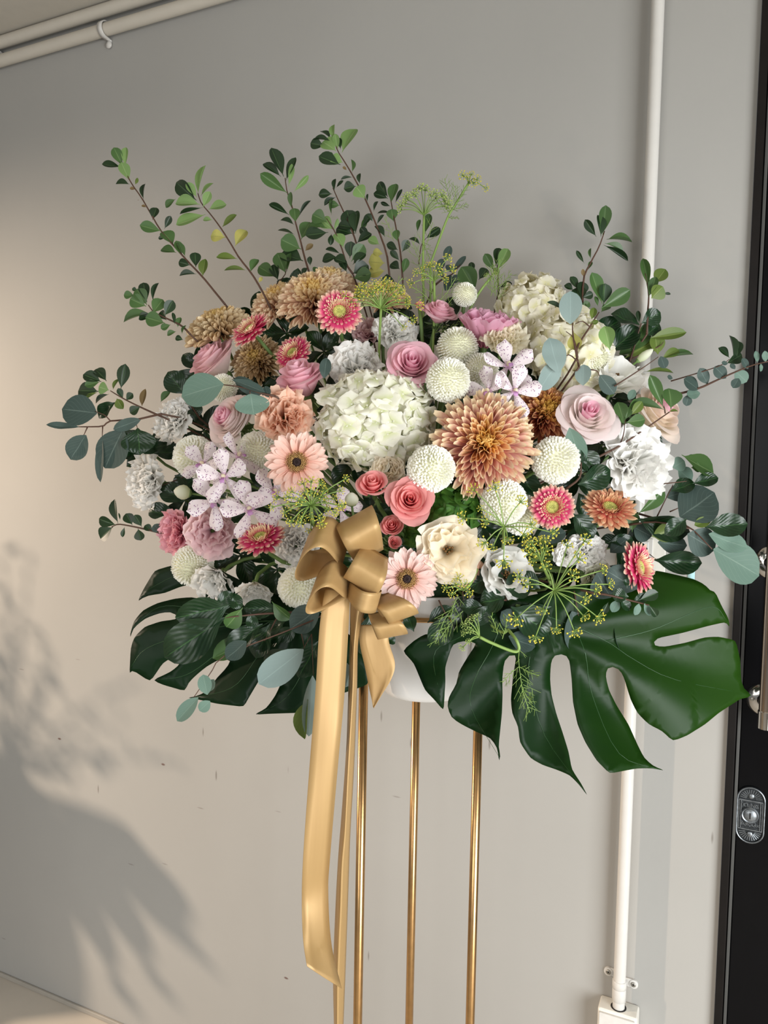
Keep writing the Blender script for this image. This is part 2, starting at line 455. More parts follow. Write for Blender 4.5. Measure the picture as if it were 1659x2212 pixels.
def mum_mats(tag_, out, mid, inn):
    return (petal_mat('mum_'+tag_+'_outer', out, 0.5, 0.32, 0.08), petal_mat('mum_'+tag_+'_middle', mid, 0.5, 0.32, 0.08),
            petal_mat('mum_'+tag_+'_heart', inn, 0.5, 0.32, 0.08))
MUM = {
 'peach': mum_mats('peach', [(0, 'c4656a'), (0.5, 'e6a09a'), (0.76, 'f0beae'), (0.95, 'fdecca')],
                   [(0, 'e8a060'), (0.5, 'f4bd8c'), (0.82, 'f9d2a0'), (1, 'fdebc0')], [(0, 'e8a83c'), (0.6, 'fbcf6e'), (1, 'fee4a0')]),
 'rust': mum_mats('rust', [(0, '9c4a3c'), (0.5, 'c87862'), (0.85, 'd99c76'), (1, 'ebc28e')],
                  [(0, '9a5526'), (0.5, 'c07e45'), (1, 'dcae68')], [(0, 'a8741f'), (0.6, 'c99a3f'), (1, 'd8b25c')]),
 'bronze': mum_mats('bronze', [(0, 'ba8670'), (0.5, 'e0b49e'), (0.8, 'ecccae'), (1, 'fae9ca')],
                    [(0, 'cc9858'), (0.5, 'e8c08c'), (1, 'f8e4ba')], [(0, 'd0a148'), (0.6, 'eec874'), (1, 'f8de9a')]),
 'tan': mum_mats('tan', [(0, 'a68a60'), (0.5, 'd2b690'), (0.85, 'dec69e'), (1, 'ecdab6')],
                 [(0, 'a88548'), (0.5, 'ceab6e'), (1, 'dfc594')], [(0, 'b08e3c'), (0.6, 'd4b05c'), (1, 'dfc480')]),
}
M_DISC_Y = plain_mat('disc_yellow_green', 'b9b765', 0.7, noise_amt=0.3, nscale=25)
M_DISC_DK = plain_mat('disc_dark', '2a1512', 0.7, noise_amt=0.3, nscale=25)
M_DISC_GOLD = plain_mat('disc_gold', 'bf9a60', 0.65, noise_amt=0.35, nscale=40)
M_CORE = plain_mat('pompom_core', 'e0dfc2', 0.8)
M_CORE_B = plain_mat('mum_core', 'a8704c', 0.8)
M_SEPAL = LEAF['m']
M_STAMEN = plain_mat('stamen_brown', '6b4a1f', 0.7, noise_amt=0.2)
# ---------------------------------------------------------------- the room
XL, XR = -5.2, 3.0
x_door = W(1594, 1100).x                      # where the plaster ends and the door frame begins
z_pipe_lo = W(0, 142).z; z_pipe_hi = W(0, 104).z
ZC = z_pipe_hi + 0.020
def struct(name, mb, mat, smooth=False):
    o = obj(name, mb.mesh(name, mat, smooth)); o['kind'] = 'structure'; return o
struct('wall_back', MB().box((XL, 0, 0), (x_door, 0.16, ZC)), M_WALL)
struct('floor', MB().box((XL, -4.6, -0.1), (XR, 0.2, 0.0)), M_FLOOR)
struct('ceiling', MB().box((XL, -4.6, ZC), (XR, 0.2, ZC+0.1)), M_CEIL)
mb = MB(); mb.box((XL, -0.008, 0), (x_door-0.01, 0, 0.014), 0.003)
o = struct('baseboard_back', mb, M_TRIM)

# door
dr = struct('door_1', MB().box((x_door+0.0245, 0.022, 0.01), (x_door+0.98, 0.062, ZC-0.03), 0.002), M_DOOR)
def dpart(name, mb, mat, parent=dr, smooth=False):
    me = mb.mesh(name, mat, smooth)
    if smooth: smooth_by_angle(me, 40)
    o = obj(name, me); o.parent = parent; return o
mb = MB(); mb.box((x_door+0.0005, -0.012, 0.0), (x_door+0.0155, 0.16, ZC-0.001), 0.002)
dpart('door_frame', mb, M_DFRAME)
mb = MB(); mb.box((x_door+0.0175, 0.016, 0.0), (x_door+0.0235, 0.10, ZC-0.02), 0.001)
dpart('seal_strip', mb, M_SEAL)
mb = MB(); mb.box((x_door+0.015, 0.06, 0.0), (x_door+0.03, 0.10, ZC-0.02))
dpart('door_gap', mb, M_DARK)
mb = MB(); mb.box((x_door+0.0005, -0.012, ZC-0.03), (XR-1.0, 0.16, ZC-0.001), 0.002)
dpart('door_head', mb, M_DFRAME)
# pull handle: two round roses and an upright bar
pa, pb = W(1660, 1217, -0.0), W(1645, 1517, -0.0)
hx = (pa.x+pb.x)/2+0.004
hz = (pa.z, pb.z)
bar = MB()
bar.tube([(hx+0.004, -0.030, hz[1]-0.035), (hx+0.004, -0.030, hz[0]+0.30)], 0.0135, 20)
hb = dpart('pull_handle', bar, M_STEEL_REFL, dr, True)
cap = MB().lathe([(0.0138, -0.012), (0.0148, -0.011), (0.0148, 0.022), (0.0138, 0.023)], 24, Matrix.Translation((hx+0.004, -0.030, hz[1]-0.030)))
dpart('end_cap', cap, M_STEEL, hb, True)
for z in hz:
    Mx = Matrix.Translation((hx, 0.022, z)) @ Matrix.Rotation(math.radians(90), 4, 'X')
    r = dpart('handle_rose', MB().lathe([(0.031, 0.0), (0.031, 0.003), (0.027, 0.006), (0.012, 0.007), (0.009, 0.01), (0.009, 0.045)], 36, Mx), M_STEEL, hb, True)
    for sx in (-1,):
        Ms = Matrix.Translation((hx+sx*0.020, 0.0155, z)) @ Matrix.Rotation(math.radians(90), 4, 'X')
        dpart('screw', MB().lathe([(0.0042, 0), (0.0042, 0.0012), (0.003, 0.0018)], 14, Ms), M_SCREW, hb, True)
# embossed lock plate
lc = W(1621, 1760, 0.02)
PW, PH = 0.0265, 0.058
def stadium(w, h, n=14):
    pts = []
    for k in range(n+1):
        a = math.pi*k/n; pts.append((w*math.cos(a), (h-w)+w*math.sin(a)))
    for k in range(n+1):
        a = math.pi+math.pi*k/n; pts.append((w*math.cos(a), -(h-w)+w*math.sin(a)))
    return pts
def plate(mbx, outlines):
    """stack of outlines (list of (pts, depth)) joined into a raised plate facing -Y"""
    b = len(mbx.v); n = len(outlines[0][0])
    for pts, dep in outlines:
        for x, z in pts:
            mbx.v.append(Vector((lc.x+x, 0.022-dep, lc.z+z))); mbx.uv.append((0, 0))
    for k in range(len(outlines)-1):
        for i in range(n):
            a = b+k*n+i; c = b+k*n+(i+1) % n
            mbx.f.append((a, c, c+n, a+n))
    mbx.f.append(tuple(b+(len(outlines)-1)*n+i for i in range(n)))
    return mbx
mb = plate(MB(), [(stadium(PW, PH), 0), (stadium(PW, PH), 0.004), (stadium(PW-0.0012, PH-0.0012), 0.0055),
                  (stadium(PW-0.003, PH-0.003), 0.0055), (stadium(PW-0.004, PH-0.004), 0.0035)])
lp = dpart('lock_plate', mb, M_PEWDK)
rim = MB(); rim.tube([(lc.x+x, 0.0168, lc.z+z) for x, z in stadium(PW-0.0018, PH-0.0018)]+[(lc.x+PW-0.0018, 0.0168, lc.z+PH-PW)], 0.0014, 6)
dpart('plate_rim', rim, M_PEWTER, lp, True)
def fb(x0, z0, x1, z1, dep0=0.0034, dep1=0.0055):
    return ((lc.x+x0, 0.022-dep1, lc.z+z0), (lc.x+x1, 0.022-dep0, lc.z+z1))
rays = MB()
for s in (1, -1):
    for k in range(13):
        a = math.radians(12+156*k/12)
        p0 = Vector((0.009*math.cos(a), s*(0.0315+0.009*math.sin(a)))); p1 = Vector((0.0205*math.cos(a), s*(0.0315+0.0205*math.sin(a))))
        rays.tube([(lc.x+p0.x, 0.0182, lc.z+p0.y), (lc.x+p1.x, 0.0182, lc.z+p1.y)], 0.0009, 5)
dpart('embossed_rays', rays, M_PEWTER, lp, True)
fr = MB()
for z in (0.0295, -0.0295): fr.box(*fb(-0.022, z-0.0009, 0.022, z+0.0009))
for x in (-0.0215, -0.0175, 0.0175, 0.0215): fr.box(*fb(x-0.0006, -0.029, x+0.0006, 0.029))
for s in (1, -1):
    for k in range(15): fr.ball((lc.x-0.0165+0.033*k/14, 0.0182, lc.z+s*0.0268), 0.0009, 1)
for k in range(20):
    for x in (-0.0195, 0.0195): fr.ball((lc.x+x, 0.0182, lc.z-0.026+0.052*k/19), 0.0008, 1)
for s in (1, -1):
    for k in range(4):
        x = -0.012+0.008*k
        fr.tube([(lc.x+x-0.004, 0.0185, lc.z+s*0.014), (lc.x+x+0.004, 0.0185, lc.z+s*0.024)], 0.0005, 4)
        fr.tube([(lc.x+x+0.004, 0.0185, lc.z+s*0.014), (lc.x+x-0.004, 0.0185, lc.z+s*0.024)], 0.0005, 4)
dpart('embossed_border', fr, M_PEWTER, lp)
Mx = Matrix.Translation((lc.x-0.001, 0.0185, lc.z)) @ Matrix.Rotation(math.radians(90), 4, 'X')
dpart('keyhole_ring', MB().lathe([(0.0165, 0), (0.0165, 0.002), (0.0145, 0.004), (0.0125, 0.003), (0.0115, 0.004), (0.0105, 0.0045)], 32, Mx), M_PEWTER, lp, True)
dpart('lock_cylinder', MB().lathe([(0.0102, 0), (0.0102, 0.0052), (0.009, 0.006)], 28, Mx), M_PEWTER, lp, True)
dpart('key_slot', MB().box((lc.x-0.0021, 0.0118, lc.z-0.006), (lc.x+0.0005, 0.0135, lc.z+0.006)), M_DARK, lp)
for s in (1, -1):
    Ms = Matrix.Translation((lc.x, 0.0185, lc.z+s*0.039)) @ Matrix.Rotation(math.radians(90), 4, 'X')
    sc_ = dpart('screw', MB().lathe([(0.0052, 0), (0.0052, 0.0018), (0.0036, 0.003)], 18, Ms), M_PEWTER, lp, True)
def letters(body, loc, size, mat, parent, name='lettering', extr=0.0008):
    cu = bpy.data.curves.new(name, 'FONT'); cu.body = body; cu.size = size; cu.align_x = 'CENTER'; cu.align_y = 'CENTER'; cu.extrude = extr
    o = bpy.data.objects.new(name, cu); COL.objects.link(o); o.location = loc; o.rotation_euler = (math.radians(90), 0, 0)
    cu.materials.append(mat); o.parent = parent
letters('CLING', (lc.x, 0.0180, lc.z+0.0195), 0.0095, M_PEWTER, lp)
letters('EUROLAX', (lc.x, 0.0180, lc.z-0.0195), 0.0075, M_PEWTER, lp)

# conduits along the ceiling, with saddle clips
def conduit(name, label, z, r, y, clip_xs):
    c = obj(name, MB().tube([(XL+0.02, y, z), (0.9, y, z)], r, 20).mesh(name, M_CONDUIT))
    smooth_by_angle(c.data, 50)
    tag(c, label, 'pipe', 'conduits under the ceiling')
    for cx in clip_xs:
        m = MB()
        pts = []
        for k in range(15):
            a = math.radians(-100+200*k/14)
            pts.append((math.sin(a)*(r+0.003), -math.cos(a)*(r+0.003)))
        pts = [(-r-0.014, r+0.008)] + [(-r-0.004, r+0.008)] + pts + [(r+0.004, r+0.008), (r+0.02, r+0.008)]
        for wv in (0,):
            vs_ = []
            for (pz, py) in pts:
                for dx, t in ((-0.008, 0.0), (0.008, 0.0)):
                    vs_.append((cx+dx, max(min(y+py, -0.001), y-r-0.004), z-pz))
            b = len(m.v)
            for v in vs_: m.v.append(Vector(v)); m.uv.append((0, 0))
            for k in range(len(pts)-1):
                m.f.append((b+2*k, b+2*k+1, b+2*k+3, b+2*k+2))
        o = obj('clip', m.mesh('clip', M_PIPE)); o.parent = c
        so = o.modifiers.new('thick', 'SOLIDIFY'); so.thickness = 0.0025
        Ms = Matrix.Translation((cx, -0.003, z-r-0.016)) @ Matrix.Rotation(math.radians(90), 4, 'X')
        e = obj('clip_ear', MB().lathe([(0.010, 0), (0.010, 0.004), (0.006, 0.005), (0.004, 0.0065)], 18, Ms).mesh('clip_ear', M_PIPE)); e.parent = c
    return c
clip_x = W(238, 82).x
conduit('ceiling_conduit', 'lower painted conduit below the ceiling, held by a white saddle clip', z_pipe_lo, 0.0165, -0.019, [clip_x])
conduit('ceiling_conduit', 'upper painted conduit tucked in the corner against the ceiling', z_pipe_hi, 0.0165, -0.021, [W(6, 110).x])

# upright white conduit with saddle, and the surface switch box it enters
pt, pbm = W(1421, 10, -0.03), W(1336, 2160, -0.03)
px_ = (pt.x+pbm.x)/2
zb = W(1336, 2178, -0.03).z
pr = 0.0125
vp = obj('wall_conduit', MB().tube([(px_, -0.026, zb-0.02), (px_, -0.026, ZC-0.002)], pr, 24).mesh('wall_conduit', M_PIPE))
smooth_by_angle(vp.data, 50)
tag(vp, 'upright white conduit on the wall beside the black door', 'pipe')
o = obj('coupling', MB().lathe([(pr+0.0004, 0), (pr+0.0016, 0.001), (pr+0.0016, 0.03), (pr+0.0004, 0.031)], 28, Matrix.Translation((px_, -0.026, zb+0.015))).mesh('coupling', M_PIPE)); o.parent = vp
for sx, dz in ((-1, 0.006), (1, -0.006)):
    cx, cz = px_+sx*0.026, zb+0.055+dz-0.004
    m = MB(); m.box((min(cx, px_+sx*0.008), -0.005, cz-0.009), (max(cx, px_+sx*0.008), -0.0005, cz+0.009), 0.0015)
    Ms = Matrix.Translation((cx, -0.0005, cz)) @ Matrix.Rotation(math.radians(90), 4, 'X')
    m.lathe([(0.0095, 0), (0.0095, 0.005), (0.008, 0.006)], 20, Ms)
    o = obj('saddle_ear', m.mesh('saddle_ear', M_PIPE)); smooth_by_angle(o.data, 40); o.parent = vp
    Ms = Matrix.Translation((cx, -0.006, cz)) @ Matrix.Rotation(math.radians(90), 4, 'X')
    s = obj('screw', MB().lathe([(0.0055, 0), (0.0055, 0.001), (0.0042, 0.002)], 16, Ms).mesh('screw', M_SCREW)); s.parent = o
    for a in (0.3, 0.3+math.pi/2):
        q = MB().box((-0.0030, -0.0004, -0.0006), (0.0030, 0.0004, 0.0006), 0, Matrix.Translation((cx, -0.0081, cz)) @ Matrix.Rotation(a, 4, 'Y'))
        s2 = obj('screw_slot', q.mesh('screw_slot', M_DARK, False)); s2.parent = o
o = obj('saddle', MB().lathe([(pr+0.0005, 0), (pr+0.002, 0.001), (pr+0.002, 0.017), (pr+0.0005, 0.018)], 28, Matrix.Translation((px_, -0.026, zb+0.042))).mesh('saddle', M_PIPE)); o.parent = vp
bx0, bx1 = px_-0.040, px_+0.040
sb = obj('switch_box', MB().box((bx0, -0.046, zb-0.12), (bx1, -0.0005, zb), 0.006).mesh('switch_box', M_BOXP))
smooth_by_angle(sb.data, 30)
tag(sb, 'grimy white surface switch box at the foot of the upright conduit', 'switch box')
o = obj('cover', MB().box((bx0+0.004, -0.052, zb-0.116), (bx1-0.004, -0.0455, zb-0.006), 0.0025).mesh('cover', M_GRIME)); smooth_by_angle(o.data, 30); o.parent = sb
o = obj('conduit_hole', MB().lathe([(pr+0.0035, 0), (pr+0.0035, 0.0006)], 28, Matrix.Translation((px_, -0.026, zb))).mesh('conduit_hole', M_DARK)); o.parent = sb

# small wall switch frame glimpsed behind the leaves, with a strip of pale blue tape
s0 = W(1395, 1170, -0.0); s1 = W(1437, 1236, -0.0)
zt, zl = s0.z, s1.z
wp = obj('wall_switch', MB().box((s0.x-0.05, -0.012, zl-0.01), (s1.x, -0.0005, zt+0.012), 0.003).mesh('wall_switch', M_BOXP))
smooth_by_angle(wp.data, 30)
tag(wp, 'off-white wall switch half hidden behind the leaves by the door', 'switch')
o = obj('switch_frame', MB().box((s0.x-0.045, -0.0165, zl+0.012), (s0.x+0.016, -0.0115, zt+0.008), 0.002).mesh('switch_frame', M_PIPE)); o.parent = wp
o = obj('rocker', MB().box((s0.x-0.035, -0.021, zl+0.018), (s0.x+0.008, -0.016, zt+0.002), 0.002).mesh('rocker', M_GRIME)); o.parent = wp
t0, t1 = W(1487, 1200), W(1500, 1262)
tp = obj('tape_strip', MB().box((t0.x, -0.0012, t1.z), (t1.x, -0.0003, t0.z)).mesh('tape_strip', M_TAPE))
tag(tp, 'short strip of pale blue tape stuck on the wall by the door', 'tape')

# ---------------------------------------------------------------- stand and pot
SD = 1.40
sc0 = V(906, 1500, SD); sc0 = Vector((sc0.x, sc0.y, 0))
z_pot0 = V(915, 1522, SD-0.075).z
z_top = z_pot0+0.19
ux = Vector((RIGHT.x, RIGHT.y, 0)).normalized(); uy = Vector((fwd.x, fwd.y, 0)).normalized()
st = empty('flower_stand', Matrix.Translation(sc0))
tag(st, 'slender gold three-legged flower stand holding the white pot', 'stand')
RS = 0.117
for a in (90, 210, 330):
    p = ux*(RS*math.cos(math.radians(a))) + uy*(RS*math.sin(math.radians(a)))
    part('leg', MB().tube([(p.x, p.y, 0.004), (p.x, p.y, z_top-0.03)], 0.0082, 18).mesh('leg', M_GOLD), st)
def ring(z, R, r):
    m = MB(); pts = [(R*math.cos(2*math.pi*k/48), R*math.sin(2*math.pi*k/48), z) for k in range(49)]
    return m.tube(pts, r, 8, False).mesh('ring', M_GOLD)
part('ring', ring(z_top-0.035, RS-0.006, 0.0045), st)
part('base_ring', ring(0.008, RS, 0.007), st)
pc = sc0+ux*0.008
pot = empty('flower_pot', Matrix.Translation((pc.x, pc.y, z_pot0)))
tag(pot, 'smooth white round pot hanging in the gold stand', 'pot')
prof = [(0.0, 0.0), (0.060, 0.0), (0.072, 0.003), (0.080, 0.014), (0.084, 0.04), (0.092, 0.15), (0.098, 0.185), (0.102, 0.19), (0.099, 0.192), (0.093, 0.186), (0.086, 0.15), (0.084, 0.13), (0.0, 0.13)]
part('body', MB().lathe(prof, 56).mesh('body', M_POT), pot)
FO = Vector((pc.x, pc.y, z_pot0+0.17))
part('floral_foam', MB().lathe([(0.0, 0.135), (0.08, 0.135), (0.085, 0.2), (0.075, 0.25), (0.045, 0.275), (0.0, 0.28)], 24).mesh('floral_foam', M_FOAM), pot)
FOC = Vector((pc.x, pc.y, z_pot0+0.22))
# ---------------------------------------------------------------- bloom prototypes (diameter 1, facing +Z)
# a prototype is a list of (part name, mesh, local matrix, material key, kind)
GA = 2.39996
def sm(x): return max(0.0, min(1.0, x))

def proto_rose(N=26, flare=0.14, belly=0.36, zt_in=0.20, drop=0.24, seed=1, heart=9):
    r_ = random.Random(seed); P = []
    for i in range(N):
        s = i/(N-1)
        ang = i*GA + r_.uniform(-.15, .15)
        rm = 0.025+(belly-0.025)*s**0.85
        aw = 1.75-0.8*s
        ztop = zt_in-drop*s**1.6+r_.uniform(-.015, .015)
        fl = flare*s**1.5*r_.uniform(0.75, 1.2); cu = 0.10*s**2*r_.uniform(0.5, 1.3)
        ph = r_.uniform(0, 6.28); tip = 0.10*s*r_.uniform(0.4, 1.2)
        def f(u, v, rm=rm, aw=aw, ztop=ztop, fl=fl, cu=cu, ang=ang, s=s, ph=ph, tip=tip):
            top = 1-0.20*abs(u)**2.6+tip*max(0, 1-abs(u)*2.2)*0.35
            w = v*top
            a = ang+u*aw*(0.30+0.70*math.sin(min(w, 0.72)/0.72*math.pi/2))
            r = 0.03+(rm-0.03)*math.sin(min(1, w)*math.pi/2)**0.75+fl*w**3.5+fl*0.5*abs(u)**3*w**3
            r *= 1+0.07*u
            r += 0.008*s*math.sin(3*u+ph)*w*w
            z = -0.36+(ztop+0.36)*w-cu*w**6-cu*0.6*w**4*abs(u)**2
            ro = max(0.0, (w-0.74)/0.26)**2*min(1.0, s*1.6)
            r += (0.045+0.03*math.cos(2.2*u+ph))*ro; z -= 0.035*ro*s
            return (r*math.cos(a), r*math.sin(a), z)
        P.append(('petal', MB().grid(10, 9, f).mesh('rose_petal'), Matrix(), 'heart' if i < heart else 'petal', None))
    for k in range(5):
        a = k*2*math.pi/5
        def f(u, v, a=a):
            r = 0.04+0.26*v; w = 0.06*math.sin(math.pi*min(1, v*0.95+0.05))*u
            return (r*math.cos(a)-w*math.sin(a), r*math.sin(a)+w*math.cos(a), -0.375-0.12*v+0.1*v*v)
        P.append(('sepal', MB().grid(2, 4, f).mesh('sepal'), Matrix(), 'sepal', None))
    P.append(('calyx', MB().ball((0, 0, -0.39), 0.075, 2, (1, 1, 1.2)).mesh('calyx'), Matrix(), 'green', None))
    return P

def proto_ruffle(N=28, amp=0.05, frill=0.018, freq=2.5, spread=1.55, wid=0.30, L=0.56, seed=2, tight=0.05, hole=False, slim=1.0):
    r_ = random.Random(seed); P = []
    for i in range(N):
        s = i/(N-1); s = 0.08+0.92*s if not hole else 0.28+0.72*s
        ang = i*GA+r_.uniform(-.3, .3)
        p0 = tight+0.55*s*slim; p1 = 0.15+spread*s+r_.uniform(-.15, .15)
        Li = L*(0.86+0.16*s)*r_.uniform(0.92, 1.06)
        ph = r_.uniform(0, 6.28); ph2 = r_.uniform(0, 6.28); am = amp*r_.uniform(0.6, 1.4); wi = wid*(0.75+0.5*s)*r_.uniform(0.85, 1.15)
        nseg = 9
        path = [(0.0, -0.30)]; 
        for k in range(nseg):
            ph_ = p0+(p1-p0)*((k+0.5)/nseg)**1.2
            path.append((path[-1][0]+Li/nseg*math.sin(ph_), path[-1][1]+Li/nseg*math.cos(ph_)))
        def f(u, v, ang=ang, path=path, p0=p0, p1=p1, ph=ph, ph2=ph2, am=am, wi=wi, Li=Li):
            vv = sm(v*(1-0.16*u*u+0.05*math.sin(5*u+ph2)))
            t = vv*(len(path)-1); k = min(int(t), len(path)-2); q = t-k
            r = path[k][0]*(1-q)+path[k+1][0]*q; z = path[k][1]*(1-q)+path[k+1][1]*q
            phv = p0+(p1-p0)*vv**1.2
            lat = wi*u*(0.12+0.88*vv**0.7)
            off = am*vv*vv*math.sin(freq*math.pi*u+ph)+frill*vv**5*math.sin(freq*3.7*math.pi*u+ph2)-0.25*wi*u*u*vv
            r2 = r-off*math.cos(phv)*-1.0; z2 = z-off*math.sin(phv)
            z2 += frill*0.7*v**7*math.sin(freq*6*u+ph)
            return (r2*math.cos(ang)-lat*math.sin(ang), r2*math.sin(ang)+lat*math.cos(ang), z2)
        P.append(('petal', MB().grid(16, 8, f).mesh('ruffled_petal'), Matrix(), 'petal', None))
    if hole:
        m = MB()
        for k in range(9):
            a = k*GA; r = 0.02+0.012*k**0.7
            m.tube([(r*0.4*math.cos(a), r*0.4*math.sin(a), -0.2), (r*math.cos(a), r*math.sin(a), -0.02+0.02*math.sin(k))], 0.012, 5)
            m.ball((r*math.cos(a), r*math.sin(a), -0.01+0.02*math.sin(k)), 0.022, 1)
        P.append(('stamens', m.mesh('stamens'), Matrix(), 'stamen', None))
    m = MB().ball((0, 0, -0.31), 0.06, 2, (1, 1, 1.6))
    P.append(('calyx', m.mesh('calyx'), Matrix(), 'green', None))
    return P

def floret_mesh(seed, name='floret', np_=4):
    r_ = random.Random(seed); m = MB()
    for k in range(np_):
        a = k*2*math.pi/np_+r_.uniform(-.12, .12); cup = r_.uniform(0.02, 0.16); sc_ = r_.uniform(0.9, 1.1); ph = r_.uniform(0, 6)
        def f(u, v, a=a, cup=cup, sc_=sc_, ph=ph):
            r = 0.52*sc_*v*(1-0.10*u*u*v)+0.03*v*v*math.sin(4*u+ph)*0.5
            w = 0.40*sc_*(math.sin(math.pi*(0.08+0.80*v)**0.8))*u
            z = cup*v*v+0.05*math.sin(3*u+ph)*v-0.12*u*u*v+0.02*k
            return (r*math.cos(a)-w*math.sin(a), r*math.sin(a)+w*math.cos(a), z)
        m.grid(6, 6, f)
    m.ball((0, 0, 0.03), 0.05, 1)
    return m.mesh(name)
FLORETS = [floret_mesh(s) for s in (11, 12, 13, 14)]

def orient(n, up=None, spin=0.0):
    """rotation taking +Z to n"""
    z = Vector(n).normalized(); ref = up or (Vector((0, 0, 1)) if abs(z.z) < 0.95 else Vector((1, 0, 0)))
    x = Vector(ref).cross(z).normalized(); y = z.cross(x)
    return Matrix((x, y, z)).transposed().to_4x4() @ Matrix.Rotation(spin, 4, 'Z')

def proto_hydrangea(n=115, fs=0.195, seed=5, thmax=1.95, flat=0.8):
    r_ = random.Random(seed); P = []
    for i in range(n):
        c = 1-(1-math.cos(thmax))*(i+0.5)/n
        th = math.acos(c); ph = i*GA
        d = Vector((math.sin(th)*math.cos(ph), math.sin(th)*math.sin(ph), math.cos(th)))
        rr = 0.43+r_.uniform(-.05, .035)
        pos = Vector((d.x*rr, d.y*rr, d.z*rr*flat))
        n_ = (d+Vector((r_.gauss(0, .28), r_.gauss(0, .28), r_.gauss(0, .28)))).normalized()
        s = fs*r_.uniform(0.85, 1.2)
        M = Matrix.Translation(pos) @ orient(n_, None, r_.uniform(0, 6)) @ Matrix.Diagonal((s, s, s, 1))
        P.append(('floret', FLORETS[i % 4], M, 'petal', None))
    m = MB().ball((0, 0, -0.02), 0.33, 3, (1, 1, flat*0.95))
    P.append(('floret_bed', m.mesh('floret_bed'), Matrix(), 'petal', None))
    return P

def proto_pompom(n=560, seed=6):
    r_ = random.Random(seed); m = MB()
    for i in range(n):
        c = 1-1.72*(i+0.5)/n
        th = math.acos(c); ph = i*GA
        d = Vector((math.sin(th)*math.cos(ph), math.sin(th)*math.sin(ph), c))
        out = (d+Vector((0, 0, 0.10+0.25*(1-c)*0.5))+Vector((r_.gauss(0, .1), r_.gauss(0, .1), r_.gauss(0, .1)))).normalized()
        t = d.cross(Vector((0.3, 0.2, 1))).normalized(); bx = t; by = out.cross(bx).normalized()
        base = d*0.385; L = r_.uniform(0.085, 0.12); w = r_.uniform(0.023, 0.030)
        def f(u, v, base=base, out=out, bx=bx, by=by, L=L, w=w):
            return base+out*L*v+bx*(w*u*(0.6+0.6*v-0.75*max(0, v-0.6)))+by*(0.035*u*u*0.4+0.03*v*v)
        m.grid(2, 3, f)
    return [('petals', m.mesh('pompom_petals'), Matrix(), 'petal', 'stuff'),
            ('core', MB().ball((0, 0, 0), 0.40, 3).mesh('pompom_core'), Matrix(), 'core', None)]

def spoon(seed, w=0.16, curl=0.25, trough=0.5, name='quill', pt=0.62):
    def f(u, v):
        ww = w*(0.45+0.75*v**0.8)*(1-sm((v-0.72)/0.28)**2*pt)*0.5
        z = trough*ww*u*u*1.6+curl*v*v
        return (ww*u, v, z)
    return MB().grid(4, 7, f).mesh(name)
QUILL_IN = spoon(1, 0.30, 0.45, 1.2, 'quill_inner')
QUILL = [spoon(2, 0.20, 0.22, 1.1, 'quill_a'), spoon(3, 0.19, 0.12, 1.0, 'quill_b'), spoon(4, 0.21, 0.3, 1.2, 'quill_c')]

def petal_matrix(ang, tilt, base, z0, L, wf=1.0, roll=0.0):
    """unit petal (along +Y, inner face +Z) leaving the axis at angle tilt, at azimuth ang"""
    ra = Vector((math.cos(ang), math.sin(ang), 0)); ta = Vector((-math.sin(ang), math.cos(ang), 0))
    y = ra*math.sin(tilt)+Vector((0, 0, math.cos(tilt))); z = -ra*math.cos(tilt)+Vector((0, 0, math.sin(tilt)))
    x = y.cross(z)
    R = Matrix((x, y, z)).transposed().to_4x4()
    return Matrix.Translation(ra*base+Vector((0, 0, z0))) @ R @ Matrix.Rotation(roll, 4, 'Y') @ Matrix.Diagonal((L*wf, L, L, 1))

def proto_mum(n=265, seed=8):
    r_ = random.Random(seed); P = []
    for i in range(n):
        s = i/(n-1)
        tilt = 0.10+1.72*s**0.72+r_.uniform(-.09, .09)
        L = (0.15+0.30*s**0.55)*r_.uniform(0.93, 1.07)
        if s > 0.8: L *= 1.03
        base = 0.015+0.085*s**0.8
        z0 = 0.02-0.13*s
        key = 'heart' if s < 0.20 else ('middle' if s < 0.42 else 'petal')
        me = QUILL_IN if s < 0.12 else QUILL[i % 3]
        wf = 0.9 if s < 0.12 else (0.98-0.14*s)
        P.append(('petal', me, petal_matrix(i*GA, tilt, base, z0, L, wf, r_.uniform(-.25, .25)), key, None))
    P.append(('core', MB().ball((0, 0, -0.05), 0.12, 2, (1, 1, 0.9)).mesh('mum_core'), Matrix(), 'core', None))
    P.append(('calyx', MB().ball((0, 0, -0.16), 0.10, 2, (1, 1, 0.6)).mesh('calyx'), Matrix(), 'green', None))
    return P

def strap(name, w, curl, pt=2.2, trough=0.12, tipcut=0.0):
    def f(u, v):
        ww = w*0.5*(0.42+0.58*math.sin(math.pi*min(v*0.78+0.06, 1)))*(1-sm((v-0.8)/0.2)**pt*0.85)
        z = curl*v*v-trough*w*u*u+0.03*math.sin(u*7)*w
        return (ww*u, v, z)
    return MB().grid(6, 8, f).mesh(name)
STRAP_MINI = [strap('ray_petal_a', 0.27, 0.10), strap('ray_petal_b', 0.25, 0.02), strap('ray_petal_c', 0.28, -0.06)]
STRAP_GERB = [strap('ray_petal_d', 0.30, 0.06, trough=-0.15), strap('ray_petal_e', 0.28, -0.05, trough=-0.12), strap('ray_petal_f', 0.31, 0.12, trough=-0.18)]

def disc_mesh(name, R, H, n, bump, dip=0.0):
    m = MB(); m.lathe([(R, -0.06), (R, 0.0), (R*0.8, H*0.6), (R*0.5, H-dip*0.4), (R*0.2, H-dip), (0.001, H-dip)], 28)
    for i in range(n):
        s = (i+0.5)/n; r = R*math.sqrt(s); a = i*GA
        z = H*(1-(r/R)**2*0.8)-dip*max(0, 1-r/(R*0.6))
        m.ball((r*math.cos(a), r*math.sin(a), z), bump, 1, (1, 1, 1.5))
    return m.mesh(name)

